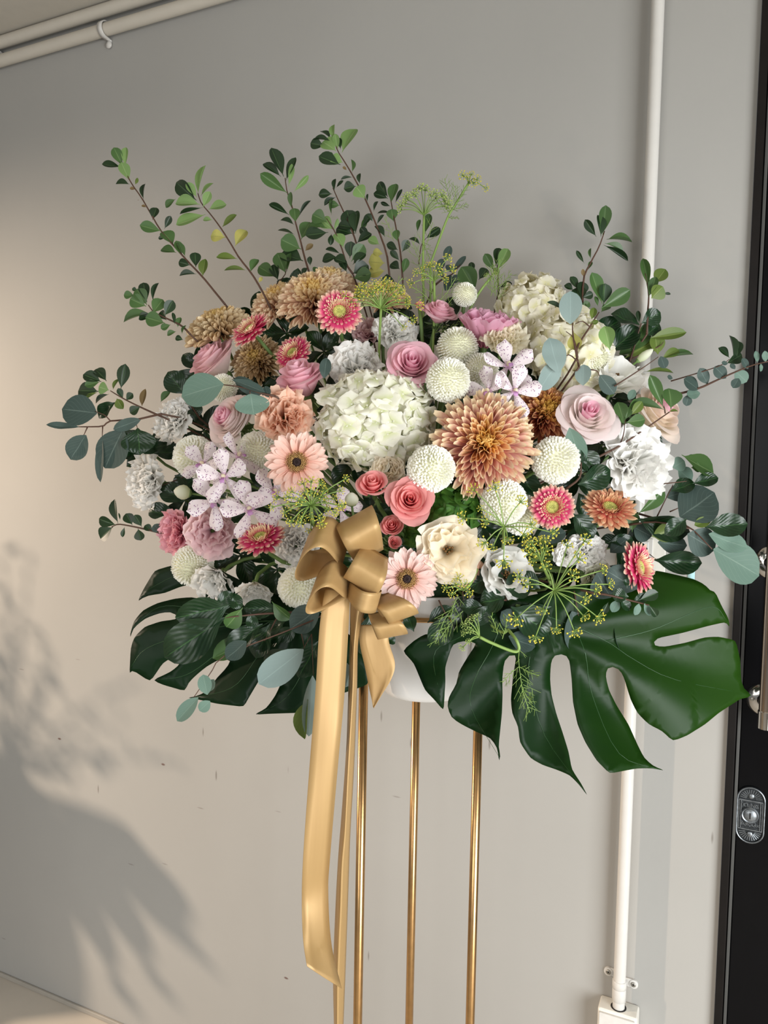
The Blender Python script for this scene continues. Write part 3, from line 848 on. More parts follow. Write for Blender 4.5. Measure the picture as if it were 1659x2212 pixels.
def proto_mini(seed=9):
    r_ = random.Random(seed); P = []
    for lay, (n, tilt, L, b) in enumerate(((24, 1.62, 0.36, 0.135), (24, 1.42, 0.335, 0.13), (22, 1.22, 0.20, 0.15))):
        for k in range(n):
            a = (k+0.5*lay)*2*math.pi/n+r_.uniform(-.05, .05)
            P.append(('petal', STRAP_MINI[(k+lay) % 3], petal_matrix(a, tilt+r_.uniform(-.1, .1), b, -0.03+0.035*lay, L*r_.uniform(.93, 1.07), 1.15, r_.uniform(-.2, .2)),
                      'petal', None))
    m = MB()
    for i in range(110):
        s = i/109; a = i*GA; Mx = petal_matrix(a, 0.35+0.75*s+r_.uniform(-.15, .15), 0.13+0.03*s, 0.0+0.03*(1-s), (0.09+0.07*s)*r_.uniform(.85, 1.15), 1.2)
        def f(u, v, Mx=Mx): return Mx @ Vector((0.13*u*(1-0.6*v*v), v, 0.25*v*v))
        m.grid(2, 3, f)
    P.append(('inner_petals', m.mesh('inner_petals'), Matrix(), 'mid', 'stuff'))
    P.append(('disc', disc_mesh('mini_disc', 0.15, 0.055, 90, 0.011, 0.03), Matrix(), 'disc', None))
    P.append(('calyx', MB().ball((0, 0, -0.10), 0.11, 2, (1, 1, 0.7)).mesh('calyx'), Matrix(), 'green', None))
    return P

def proto_gerbera(seed=10):
    r_ = random.Random(seed); P = []
    for lay, (n, tilt, L, b) in enumerate(((19, 1.66, 0.39, 0.11), (19, 1.50, 0.37, 0.11), (13, 1.34, 0.22, 0.15))):
        for k in range(n):
            a = (k+0.5*lay)*2*math.pi/n+r_.uniform(-.09, .09)
            P.append(('petal', STRAP_GERB[(k*2+lay) % 3], petal_matrix(a, tilt+r_.uniform(-.12, .12), b, -0.03+0.025*lay, L*r_.uniform(.92, 1.06), 1.15, r_.uniform(-.25, .25)), 'petal', None))
    m = MB()
    for i in range(150):
        s = (i+0.5)/150; r = 0.072+0.10*s; a = i*GA
        m.tube([(r*math.cos(a), r*math.sin(a), 0.0), (r*1.05*math.cos(a)+r_.uniform(-.008, .008), r*1.05*math.sin(a), 0.075+r_.uniform(-.012, .018)-0.02*s)], [0.008, 0.0065], 4)
    P.append(('disc_florets', m.mesh('disc_florets'), Matrix(), 'gold', 'stuff'))
    P.append(('disc_rim', disc_mesh('disc_rim', 0.155, 0.02, 30, 0.008), Matrix(), 'gold', None))
    P.append(('disc', disc_mesh('gerbera_disc', 0.074, 0.06, 50, 0.010, 0.02), Matrix(), 'disc', None))
    P.append(('calyx', MB().ball((0, 0, -0.10), 0.10, 2, (1, 1, 0.7)).mesh('calyx'), Matrix(), 'green', None))
    return P

def orchid_petal(name, L, w, curl, seed):
    def f(u, v):
        ww = w*0.5*(0.16+0.84*math.sin(math.pi*sm((v-0.02)*0.72)**1.25 if v > 0.02 else 0.0))*(1-sm((v-0.78)/0.22)**2.4*0.8)
        return (ww*u, L*v, curl*v*v-0.10*w*u*u+0.03*math.sin(2.5*u+seed)*v)
    return MB().grid(8, 9, f).mesh(name)
OP = [orchid_petal('orchid_petal_a', 0.50, 0.30, 0.05, 1), orchid_petal('orchid_petal_b', 0.52, 0.27, -0.06, 2), orchid_petal('orchid_petal_c', 0.48, 0.31, 0.10, 3)]
def proto_orchid():
    P = []
    for a, me, z, rx in ((90, OP[0], 0, 0.1), (20, OP[2], 0.01, -0.1), (160, OP[2], 0.01, 0.1), (232, OP[1], -0.01, -0.15), (305, OP[1], -0.01, 0.15)):
        P.append(('petal', me, Matrix.Translation((0, 0, z)) @ Matrix.Rotation(math.radians(a-90), 4, 'Z') @ Matrix.Rotation(0.12, 4, 'X') @ Matrix.Rotation(rx, 4, 'Y'), 'petal', None))
    def f(u, v):
        w = 0.038*(0.6+0.9*v-0.9*max(0, v-0.5))
        return (w*u, -0.12*v, 0.05+0.12*math.sin(v*2.2)-0.3*w*u*u)
    P.append(('lip', MB().grid(4, 6, f).mesh('lip'), Matrix(), 'lip', None))
    P.append(('column', MB().ball((0, 0.01, 0.05), 0.045, 2, (0.9, 0.9, 1.4)).mesh('column'), Matrix(), 'column', None))
    return P

PR = {
 'rose': proto_rose(22, 0.13, 0.34, 0.18, 0.17, 1, 6), 'rose_b': proto_rose(19, 0.13, 0.33, 0.18, 0.16, 21, 5), 'rose_full': proto_rose(30, 0.09, 0.38, 0.20, 0.24, 22, 9),
 'bud': proto_rose(15, 0.09, 0.40, 0.30, 0.16, 23, 5),
 'ruffle': proto_ruffle(), 'carnation': proto_ruffle(36, 0.05, 0.03, 3.2, 1.75, 0.24, 0.55, 32), 
 'frilly': proto_ruffle(26, 0.085, 0.035, 2.6, 1.6, 0.36, 0.58, 33), 'upright': proto_ruffle(22, 0.04, 0.02, 2.6, 0.85, 0.30, 0.72, 34, 0.12),
 'cup': proto_ruffle(13, 0.045, 0.012, 1.8, 1.15, 0.36, 0.60, 35, 0.25, True, 1.3), 'open': proto_ruffle(20, 0.055, 0.012, 1.8, 1.3, 0.34, 0.60, 36, 0.15, True),
 'hydrangea': proto_hydrangea(), 'hydrangea_s': proto_hydrangea(80, 0.21, 51, 1.9, 0.85), 'hydrangea_g': proto_hydrangea(16, 0.50, 52, 1.35, 0.5),
 'pompom': proto_pompom(), 'mum': proto_mum(), 'mini': proto_mini(), 'gerbera': proto_gerbera(), 'orchid': proto_orchid(),
}

def dome(px, py):
    d = 1.20+(0.27 if px < 880 else 0.16)*((px-880)/560)**2+0.22*max(0, (1080-py)/450)**2
    if py > 1150: d += 0.05*((py-1150)/200)**2
    return d

def stem_to_foam(root, p, face, r=0.0035, mat=None, off=0.0):
    a = Vector(p)-face*off
    tgt = FOC+Vector((rng.uniform(-.05, .05), rng.uniform(-.05, .05), rng.uniform(-.02, .02)))
    L = (tgt-a).length
    c1 = a-face*(L*0.35); c2 = tgt+(a-tgt)*0.25+Vector((0, 0, 0.03))
    pts = []
    for k in range(11):
        t = k/10; q = 1-t
        pts.append(a*q**3+c1*3*q*q*t+c2*3*q*t*t+tgt*t**3)
    return part('stem', MB().tube(pts, r, 7).mesh('stem', mat or M_STEM), root, None, None, True)

BLOOMS = []
def bloom(name, label, cat, proto, px, py, size, face, mats, d=None, dd=0.0, spin=None, group=None, squash=(1, 1, 1), stem=True, stem_r=0.0035):
    d = (dome(px, py) if d is None else d)+dd
    f = cdir(*face); s = size*d/FPX
    pos = V(px, py, d)
    BLOOMS.append((px, py, label))
    M = Matrix.Translation(pos) @ orient(f, UP, rng.uniform(0, 6.28) if spin is None else math.radians(spin)) @ Matrix.Diagonal((s*squash[0], s*squash[1], s*squash[2], 1))
    root = empty(name, M)
    tag(root, label, cat, group)
    for (n, me, Ml, key, kind) in PR[proto]:
        part(n, me, root, Ml, mats.get(key) or DEFM[key], False, kind)
    if stem: stem_to_foam(root, pos, f, stem_r, None, 0.12*s)
    return root
DEFM = {'green': M_STEM, 'sepal': M_SEPAL, 'stamen': M_STAMEN, 'core': M_CORE, 'disc': M_DISC_Y, 'gold': M_DISC_GOLD, 'column': PM['ivory'], 'lip': PM['orchid_lip']}
def rm(p, h=None): return {'petal': PM[p], 'heart': PM[h or p]}
def pmat(p, **k): d = {'petal': PM[p]}; d.update(k); return d
def mm(k): a = MUM[k]; return {'petal': a[0], 'middle': a[1], 'heart': a[2], 'core': M_CORE_B}

# ---------------------------------------------------------------- the flowers
G_R, G_L, G_P, G_M = 'roses in the arrangement', 'ruffled blooms in the arrangement', 'white pompom chrysanthemums', 'bronze chrysanthemums'
G_G, G_B, G_H, G_O = 'mini gerberas in the arrangement', 'peach gerberas in the arrangement', 'hydrangea heads', 'spotted orchid blooms'
def rose(*a, **k): return bloom('rose', a[0], 'rose', *a[1:], group=G_R, **k)
rose('pale pink rose leaning left at the upper left, below the tan chrysanthemum', 'rose', 452, 772, 142, (-0.62, 0.62, 0.48), rm('rose_pale', 'rose_pink'))
rose('clear pink rose seen from its side above the peach ruffled bloom', 'rose_b', 645, 806, 138, (-0.28, 0.80, 0.52), rm('rose_pink'), dd=-0.01, squash=(1, 1, 1.15))
rose('clear pink open rose facing forward above the white hydrangea', 'rose', 890, 782, 132, (0.05, 0.42, 0.90), rm('rose_pink', 'rose_heart'), dd=-0.02)
rose('blush rose with pink heart beside the left blue-green leaf', 'rose_full', 490, 903, 128, (-0.52, 0.36, 0.78), rm('rose_blush', 'rose_heart'))
rose('large blush rose with pink heart right of the peach chrysanthemum', 'rose', 1273, 892, 148, (0.08, 0.45, 0.88), rm('rose_blush', 'rose_heart'), dd=-0.04)
rose('cream and blush rose at the far right turned towards the door', 'rose_b', 1430, 884, 150, (0.55, 0.50, 0.66), rm('rose_cream', 'rose_heart'), dd=-0.03)
rose('open coral pink rose above the cream bloom', 'rose', 886, 1078, 112, (0.05, 0.22, 0.97), rm('rose_coral'), dd=-0.03)
rose('half-open coral rosebud left of the open coral rose', 'bud', 805, 1046, 76, (-0.05, 0.62, 0.78), rm('rose_coral'), dd=-0.015)
rose('small coral rose tucked between the bow and the open coral rose', 'bud', 846, 1136, 54, (-0.15, 0.45, 0.85), rm('rose_coral'), dd=0.0)
rose('tiny coral rosebud below the small coral rose, over the blush gerbera', 'bud', 852, 1172, 34, (0.2, 0.35, 0.85), rm('rose_coral'), dd=-0.01)
rose('pink rose at the back behind the fennel stems', 'rose_b', 952, 668, 92, (0.25, 0.72, 0.55), rm('rose_pink'))
rose('tiny coral bud left of the rear pink rose', 'bud', 906, 658, 26, (-0.1, 0.9, 0.3), rm('rose_coral'))

def lis(*a, **k): return bloom('lisianthus', a[0], 'flower', *a[1:], group=G_L, **k)
lis('peach ruffled bloom above the peach gerbera', 'frilly', 614, 897, 132, (0.05, 0.25, 0.95), pmat('peach'), dd=-0.01)
lis('cream ruffled bloom with a dark open heart right of the blush gerbera', 'open', 969, 1188, 146, (-0.02, 0.05, 1.0), pmat('cream'), dd=-0.04)
lis('cool pink ruffled bloom seen from its side left of the ivory carnation', 'upright', 1050, 715, 128, (0.10, 0.93, 0.30), pmat('orchid_pink'))
bloom('carnation', 'ivory yellow carnation in front of the cool pink bloom', 'carnation', 'carnation', 1090, 728, 116, (0.05, 0.55, 0.82), pmat('ivory'), dd=-0.02, group=G_L)
lis('largest pure white frilly bloom at the right edge', 'frilly', 1375, 1000, 170, (0.30, 0.12, 0.92), pmat('white'), dd=-0.03)
lis('white open cup-shaped bloom above the large blush rose', 'cup', 1333, 812, 132, (0.10, 0.72, 0.62), pmat('white'), dd=-0.01)
lis('white cup-shaped bloom low down behind two dark round leaves', 'cup', 1096, 1240, 116, (0.05, 0.30, 0.93), pmat('white'), dd=0.0)
lis('white ruffled bloom below the bronze mini gerbera', 'carnation', 1272, 1188, 98, (0.20, 0.30, 0.90), pmat('white'))
lis('greenish white half-open bloom under the white ruffled one', 'upright', 1282, 1250, 76, (0.25, -0.15, 0.92), pmat('greenwhite'), dd=-0.02)
lis('small white bloom left of the white ruffled one, by the fennel', 'upright', 1222, 1198, 54, (-0.35, 0.1, 0.9), pmat('white'))
lis('bright pink ruffled bloom at the lower left edge', 'ruffle', 378, 1150, 120, (-0.62, -0.05, 0.75), pmat('pink'))
lis('dusty pink bloom beneath the spotted orchids', 'upright', 458, 1148, 112, (0.15, -0.05, 0.95), pmat('dusty'), dd=0.01)
lis('white carnation at the left edge under the round blue leaf', 'carnation', 372, 905, 112, (-0.50, 0.30, 0.78), pmat('white'))
lis('white carnation furthest left, above the bright pink bloom', 'carnation', 312, 1042, 134, (-0.62, -0.02, 0.75), pmat('white'))
lis('white drooping carnation at the bottom left beside a pompom', 'upright', 468, 1252, 98, (-0.25, -0.55, 0.78), pmat('white'))
lis('white half-closed bloom at the bottom, left of the ribbon', 'upright', 548, 1276, 78, (0.10, -0.65, 0.72), pmat('white'))
lis('shaded white bloom behind the top left loop of the bow', 'carnation', 637, 1180, 118, (-0.10, -0.10, 0.98), pmat('white'), dd=0.05)
lis('shaded white ruffled bloom between the two clear pink roses', 'frilly', 768, 788, 118, (0.05, 0.35, 0.92), pmat('white'), dd=0.05)
lis('white carnation behind the open pink rose', 'carnation', 855, 712, 110, (0.10, 0.60, 0.75), pmat('white'), dd=0.05)
lis('pale blush bloom behind the rear mini gerbera and white carnation', 'ruffle', 798, 715, 92, (-0.10, 0.60, 0.75), pmat('dusty'), dd=0.08)
lis('peach bloom peeking out under the cream ruffled bloom', 'ruffle', 1005, 1232, 92, (0.20, -0.30, 0.92), pmat('peach'), dd=0.03)
lis('white bloom below the hydrangea, above the half-open coral bud', 'ruffle', 838, 1012, 84, (-0.10, 0.10, 0.95), pmat('cream'), dd=0.04)

def hyd(*a, **k): return bloom('hydrangea', a[0], 'hydrangea', *a[1:], group=G_H, **k)
hyd('big white hydrangea head in the middle of the arrangement', 'hydrangea', 815, 910, 278, (-0.05, 0.15, 0.98), pmat('hyd'), dd=0.05, squash=(1.0, 0.86, 0.8), spin=0)
hyd('white hydrangea head at the top right, furthest back', 'hydrangea_s', 1150, 672, 172, (0.10, 0.60, 0.78), pmat('hyd_cream'), dd=0.04)
hyd('white hydrangea head behind the silver-blue leaves on the right', 'hydrangea_s', 1222, 762, 210, (0.12, 0.40, 0.90), pmat('hyd_cream'), dd=0.04)
hyd('green hydrangea head right of the coral rose', 'hydrangea_g', 980, 1098, 118, (0.10, 0.15, 0.97), pmat('hyd_green'), dd=0.03)
hyd('green hydrangea sprig under the coral rose', 'hydrangea_g', 905, 1152, 66, (-0.05, 0.05, 1.0), pmat('hyd_green'), dd=0.03)

def pom(label, px, py, size, face, **k): return bloom('pompom_chrysanthemum', label, 'chrysanthemum', 'pompom', px, py, size, face, pmat('pom'), group=G_P, **k)
pom('white pompom at the lower right corner of the open pink rose', 968, 822, 98, (0.1, 0.15, 0.98), dd=-0.03)
pom('white pompom left of the peach chrysanthemum, above the green hydrangea', 931, 1013, 106, (0.05, 0.0, 1), dd=-0.02)
pom('white pompom right of the peach chrysanthemum', 1200, 994, 106, (0.15, 0.1, 0.97), dd=-0.02)
pom('white pompom behind the fennel, left of the pink mini gerbera', 1088, 1084, 102, (0.1, 0.15, 0.97), dd=-0.01)
pom('white pompom half hidden behind the fennel umbel centre', 1126, 1112, 92, (0.2, -0.1, 0.95), dd=0.05)
pom('white pompom on the left partly covered by an orchid', 420, 987, 94, (-0.3, 0.15, 0.93))
pom('white pompom left of the peach gerbera', 556, 977, 92, (-0.1, 0.1, 0.97), dd=0.04)
pom('white pompom under the dusty pink bloom', 416, 1222, 92, (-0.35, -0.3, 0.88), dd=-0.01)
pom('white pompom touching the left side of the bow', 645, 1268, 92, (-0.1, -0.25, 0.95), dd=0.02)
pom('white pompom behind the open pink rose, above another pompom', 988, 752, 92, (0.1, 0.5, 0.85), dd=0.02)
pom('white pompom half hidden left of the right-hand orchids', 1038, 802, 80, (0.1, 0.3, 0.93), dd=0.03)
pom('small white pompom at the very back under the fennel', 1004, 637, 54, (0, 0.7, 0.7))
pom('white pompom peeking out above the blush rose on the left', 482, 838, 62, (-0.2, 0.7, 0.7), dd=0.02)
pom('white pompom squeezed between hydrangea and white cup bloom', 1283, 775, 72, (0.4, 0.5, 0.75), dd=-0.01)

def mum(label, px, py, size, face, k, **kw): return bloom('chrysanthemum', label, 'chrysanthemum', 'mum', px, py, size, face, mm(k), group=G_M, **kw)
mum('largest peach chrysanthemum with golden heart, right of the centre', 1046, 958, 212, (0.02, 0.12, 0.99), 'peach', dd=-0.02, squash=(1, 1, 0.9))
mum('rust chrysanthemum behind the largest peach one', 1178, 895, 138, (0.15, 0.40, 0.88), 'rust', dd=0.03)
mum('tan chrysanthemum at the upper left seen from its side', 476, 708, 142, (-0.22, 0.88, 0.40), 'tan', dd=0.02)
mum('golden bronze chrysanthemum at the back left of two side by side', 604, 655, 128, (-0.30, 0.72, 0.60), 'bronze', dd=0.05)
mum('bronze chrysanthemum behind the topmost pink mini gerbera', 678, 645, 152, (-0.05, 0.60, 0.80), 'bronze', dd=0.01)
mum('bronze chrysanthemum furthest back at the top', 712, 612, 112, (0.05, 0.85, 0.50), 'bronze', dd=0.10)
mum('shaded tan chrysanthemum below the tilted mini gerbera', 556, 778, 108, (-0.20, 0.30, 0.92), 'tan', dd=0.07)
mum('bronze chrysanthemum behind the yellow fennel umbel', 832, 640, 100, (0.10, 0.75, 0.62), 'bronze', dd=0.05)

def mini(label, px, py, size, face, bronze=False, **kw):
    m = {'petal': PM['mini_out_b'], 'mid': PM['mini_in_b']} if bronze else {'petal': PM['mini_out'], 'mid': PM['mini_in']}
    return bloom('mini_gerbera', label, 'gerbera', 'mini', px, py, size, face, m, group=G_G, **kw)
mini('topmost pink mini gerbera facing forward', 733, 673, 106, (0.10, 0.15, 0.98), dd=-0.06)
mini('pink mini gerbera tilted left beside the tan chrysanthemum', 540, 711, 100, (-0.50, 0.55, 0.62), dd=-0.04)
mini('mini gerbera half hidden behind the side-view pink rose', 632, 762, 92, (-0.40, 0.40, 0.80), dd=0.03)
mini('mini gerbera tilted upwards left of the bow', 563, 1160, 112, (-0.18, 0.76, 0.60), dd=-0.04)
mini('pink mini gerbera facing forward beside the fennel', 1193, 1095, 102, (-0.15, 0.05, 0.98), dd=-0.04)
mini('bronze mini gerbera tilted upwards under the white frilly bloom', 1317, 1097, 122, (0.08, 0.66, 0.74), True, dd=-0.03)
mini('pink mini gerbera facing right above the large leaf', 1381, 1226, 120, (0.66, 0.22, 0.68), dd=-0.09)

def gerb(label, px, py, size, face, k, **kw):
    return bloom('gerbera', label, 'gerbera', 'gerbera', px, py, size, face, {'petal': PM[k], 'disc': M_DISC_DK}, group=G_B, stem_r=0.004, **kw)
gerb('peach gerbera with dark centre left of the white hydrangea', 641, 999, 140, (0.10, 0.10, 0.98), 'gerb', dd=-0.05)
gerb('blush gerbera with dark centre right of the golden bow', 879, 1250, 138, (0.0, -0.05, 1.0), 'gerb2', dd=-0.06)

def orch(label, px, py, size, face, spin, **kw):
    return bloom('orchid', label, 'orchid', 'orchid', px, py, size, face, pmat('orchid'), group=G_O, spin=spin, stem_r=0.0022, **kw)
orch('brightest spotted orchid facing forward on the left', 484, 1030, 122, (-0.10, 0.05, 0.98), 8, dd=-0.07)
orch('spotted orchid below the brightest one, facing down left', 462, 1082, 126, (-0.30, -0.10, 0.93), 40, dd=-0.05)
orch('spotted orchid above the tilted mini gerbera', 540, 1100, 132, (0.0, 0.10, 0.98), 20, dd=-0.04)
orch('spotted orchid spread over the left pompom', 438, 1002, 104, (-0.30, 0.20, 0.92), -25, dd=-0.05)
orch('shaded spotted orchid left of the fennel under the peach gerbera', 592, 1062, 120, (0.35, 0.20, 0.88), -30, dd=-0.01)
orch('spotted orchid turned away above the brightest one', 515, 985, 112, (0.55, 0.50, 0.55), 15, dd=-0.02)
orch('spotted orchid half hidden above the bow', 735, 1098, 96, (0.2, 0.1, 0.95), 60, dd=0.03)
orch('right-hand spotted orchid facing forward over the peach chrysanthemum', 1112, 845, 118, (0.10, 0.05, 0.98), -15, dd=-0.05)
orch('right-hand spotted orchid turned left beside a pompom', 1055, 845, 112, (-0.55, 0.15, 0.80), 10, dd=-0.03)
orch('right-hand spotted orchid at the top, under the ivory carnation', 1098, 790, 124, (0.05, 0.45, 0.85), 5, dd=-0.05)

# buds
def bud(label, bx, by, tx, ty, w, mat, dd=-0.02):
    d = dome(bx, by)+dd
    p0, p1 = V(bx, by, d), V(tx, ty, d-0.01)
    ax = (p1-p0); L = ax.length
    root = empty('flower_bud', Matrix.Translation(p0) @ orient(ax.normalized()))
    tag(root, label, 'bud', 'closed buds')
    prof = [(0.001, 0), (0.28, 0.08), (0.46, 0.28), (0.5, 0.48), (0.4, 0.72), (0.2, 0.92), (0.02, 1.0)]
    part('bud_petals', MB().lathe([(r*w*L, z*L) for r, z in prof], 16).mesh('bud_petals', mat), root)
    part('calyx', MB().lathe([(0.001, -0.1*L), (0.12*w*L, -0.06*L), (0.34*w*L, 0.08*L), (0.2*w*L, 0.12*L)], 12).mesh('calyx', M_STEM), root)
    stem_to_foam(root, p0, ax.normalized(), 0.002)
bud('small yellow-green bud left of the spotted orchids', 412, 1066, 375, 1060, 0.9, PM['greenwhite'], -0.01)
bud('round green-white bud beside the half-open coral rosebud', 760, 1092, 759, 1064, 1.0, PM['greenwhite'])
bud('long pale green bud among the leaves at the upper right', 1376, 781, 1411, 754, 0.45, PM['greenwhite'])
# ---------------------------------------------------------------- foliage
def leaf_mesh(name, bend, fold, obov=0.0, wave=0.0, pet=0.06, nv=10):
    def f(u, v):
        t = sm((v-pet)/(1-pet))
        A = 0.85+obov*0.9; B = 0.78+max(0.0, -obov)*-1.2
        pk = A/(A+B)
        w = 0.5*(t/pk)**A*((1-t)/(1-pk))**B if 0 < t < 1 else 0.0
        w = max(w, 0.018*(1-t))
        z = fold*abs(u)*w*2-bend*v*v+wave*math.sin(v*9+u)*w
        return (w*u, v, z)
    return MB().grid(6, nv, f).mesh(name)
LM = [leaf_mesh('leaf_a', 0.10, 0.14), leaf_mesh('leaf_b', 0.22, 0.18), leaf_mesh('leaf_c', -0.08, 0.12), leaf_mesh('leaf_d', 0.15, 0.10, 0.35)]
LO = [leaf_mesh('leaf_obovate_a', 0.12, 0.14, 0.45), leaf_mesh('leaf_obovate_b', 0.20, 0.2, 0.4), leaf_mesh('leaf_obovate_c', -0.06, 0.1, 0.5)]
LE = [leaf_mesh('round_leaf_a', 0.06, 0.05, -0.12, 0.0, 0.02), leaf_mesh('round_leaf_b', 0.12, 0.06, -0.1, 0.05, 0.02), leaf_mesh('round_leaf_c', -0.05, 0.04, -0.05, 0.04, 0.02)]
LG = [leaf_mesh('glossy_leaf_a', 0.14, 0.12, 0.1, 0.10), leaf_mesh('glossy_leaf_b', 0.2, 0.16, 0.1, 0.12)]
KIND = {'d': LO, 'm': LO, 'l': LO, 'y': LO, 'o': LM, 's': LE, 'b': LE, 'g': LE, 'k': LG, 'n': LM}

def leaf_matrix(b, t, w, n, roll):
    y = (t-b); L = y.length; y.normalize()
    z = (n-y*n.dot(y)).normalized(); x = y.cross(z)
    R = Matrix((x, y, z)).transposed().to_4x4()
    return Matrix.Translation(b) @ R @ Matrix.Rotation(roll, 4, 'Y') @ Matrix.Diagonal((L*w, L, L, 1))

class ZR:
    """coordinates read off an enlarged crop of the photograph"""
    def __init__(self, x0, y0, s): self.x0, self.y0, self.s = x0, y0, s
    def __call__(self, x, y): return (self.x0+x/self.s, self.y0+y/self.s)
ZA = ZR(200, 240, 3.318); ZB = ZR(550, 240, 3.0164); ZCc = ZR(1000, 420, 2.517); ZD = ZR(100, 750, 3.607)
ZE = ZR(250, 1150, 2.552); ZF = ZR(850, 1150, 2.0506); ZG = ZR(1050, 900, 2.724); ZH = ZR(600, 1100, 3.687); ZI = ZR(1000, 560, 3.318)

def parse(s, z):
    out = []
    for it in s.split(';'):
        it = it.split()
        if not it: continue
        bx, by, tx, ty = [float(v) for v in it[:4]]
        out.append((z(bx, by), z(tx, ty), float(it[4]), it[5]))
    return out

def sprig(name, label, z, stems, leaves, d0, d1, group, cat='branch', twig=None, rad=0.0022, foam=True, wide=1.0):
    """leafy branch: stems = list of polylines (first runs base to tip), leaves = base, tip, width, colour"""
    twig = twig or M_TWIG
    polys = [[z(*p) for p in s] for s in stems]
    main = polys[0]
    n = len(main)
    def depth_at(q):
        best, bd = 0, 1e9
        for i in range(n-1):
            for k in range(5):
                t = k/4; x = main[i][0]*(1-t)+main[i+1][0]*t; y = main[i][1]*(1-t)+main[i+1][1]*t
                dq = (x-q[0])**2+(y-q[1])**2
                if dq < bd: bd, best = dq, (i+t)/(n-1)
        return d0+(d1-d0)*best
    p0 = V(main[0][0], main[0][1], d0)
    root = empty(name, Matrix.Translation(p0))
    tag(root, label, cat, group)
    for si, poly in enumerate(polys):
        pts = [V(q[0], q[1], depth_at(q)) for q in poly]
        if len(pts) > 2: pts = crom(pts, len(pts)*2)
        r0 = rad if si == 0 else rad*0.6
        m = len(pts)
        part('stem' if si == 0 else 'twig', MB().tube(pts, [r0*(1-0.55*k/(m-1)) for k in range(m)], 7).mesh('stem', twig), root, None, None, True)
    if foam:
        a = (V(*main[0], d0)-V(*main[1], depth_at(main[1]))).normalized()
        stem_to_foam(root, p0, (BACK*1.3-a*0.5).normalized(), rad*0.8, twig)
    for (b, t, w, c) in parse(leaves, z):
        db = depth_at(b)+rng.uniform(-.004, .004); Lpx = math.hypot(t[0]-b[0], t[1]-b[1])
        Lw = Lpx*db/FPX
        dt = db+rng.uniform(-0.35, 0.25)*Lw*(0.6 if w > 0.3 else 0.2)
        nrm = (BACK*1.0+Vector((0, 0, 1))*rng.uniform(-0.1, 0.55)+RIGHT*rng.uniform(-0.4, 0.4))
        roll = rng.uniform(-0.3, 0.3) if w > 0.3 else rng.choice((-1, 1))*rng.uniform(0.2, 0.6)
        wf = w*1.38/max(0.5, math.cos(roll))*wide
        me = rng.choice(KIND[c])
        part('leaf', me, root, leaf_matrix(V(*b, db), V(*t, dt), wf, nrm, roll), LEAF[c], True)
    return root

G_BR, G_EU, G_GL = 'small-leaved green branches', 'eucalyptus branches', 'broad dark leaf sprays'
sprig('leafy_branch', 'tall small-leaved branch leaning furthest left at the top', ZA,
      [[(950, 1385), (880, 1300), (790, 1190), (690, 1085), (600, 985), (495, 865), (420, 740), (350, 620), (280, 520), (235, 430), (205, 350)]],
      '215 395 150 255 .4 m;235 400 232 250 .24 l;205 400 68 387 .45 d;265 500 205 370 .45 l;265 525 163 505 .5 d;262 470 262 402 .2 d;305 525 325 478 .3 o;365 635 360 512 .25 d;430 780 455 685 .5 d;495 860 338 822 .42 m;515 845 560 752 .3 d;580 960 505 850 .6 m;600 1015 488 980 .5 m;640 1040 600 925 .4 m;665 1045 615 945 .3 m;700 1105 612 1078 .5 d;740 1120 735 1005 .5 d;790 1180 800 1052 .4 o;745 1168 618 1163 .3 d;515 912 470 908 .5 d;330 640 325 635 .5 n;385 690 350 672 .4 n;305 560 265 550 .4 n',
      1.50, 1.56, G_BR)
sprig('leafy_branch', 'pale green branch with yellowing lower leaves, second from the left', ZA,
      [[(1275, 1410), (1215, 1290), (1140, 1165), (1050, 1050), (990, 950), (920, 840), (850, 745), (780, 660), (755, 590)]],
      '755 600 788 375 .24 l;745 640 590 505 .4 d;750 620 670 515 .4 l;775 610 855 505 .25 l;770 670 590 640 .45 l;595 630 518 685 .5 m;790 690 845 578 .4 l;830 705 955 660 .45 l;790 690 628 748 .25 d;810 740 605 825 .38 l;860 780 790 775 .4 l;930 830 1040 750 .35 o;955 905 843 890 .6 y;1020 970 1098 840 .4 y;1040 1060 885 1030 .33 o;1095 1140 940 1130 .22 o;1130 1155 1180 1050 .4 m;1190 1230 1215 1188 .4 y',
      1.47, 1.52, G_BR)
sprig('leafy_branch', 'dark upright branch rising behind the golden bronze chrysanthemum', ZA,
      [[(1555, 1165), (1520, 1050), (1485, 910), (1455, 800), (1435, 700), (1395, 580), (1380, 480)], [(1310, 1250), (1380, 1170), (1390, 1090)]],
      '1370 470 1275 270 .4 d;1385 500 1463 338 .3 d;1405 540 1425 380 .2 l;1350 470 1222 365 .3 d;1400 590 1205 450 .25 m;1440 580 1545 460 .18 l;1425 700 1425 580 .3 m;1410 745 1260 655 .2 d;1475 760 1558 630 .15 d;1455 800 1445 690 .5 m;1445 815 1350 765 .4 d;1450 885 1330 840 .2 d;1495 990 1350 920 .6 m;1510 1075 1345 1010 .6 d;1495 920 1555 790 .55 m;1310 1190 1185 1105 .5 m;1385 1165 1320 1010 .45 m;1395 1150 1410 1010 .3 m;1560 1110 1555 1040 .4 d;1330 1215 1290 1090 .4 d;1420 1200 1500 1170 .6 d;1500 1180 1530 1120 .5 d;1580 1160 1605 1115 .5 m;1525 1000 1580 950 .4 n',
      1.55, 1.58, G_BR)
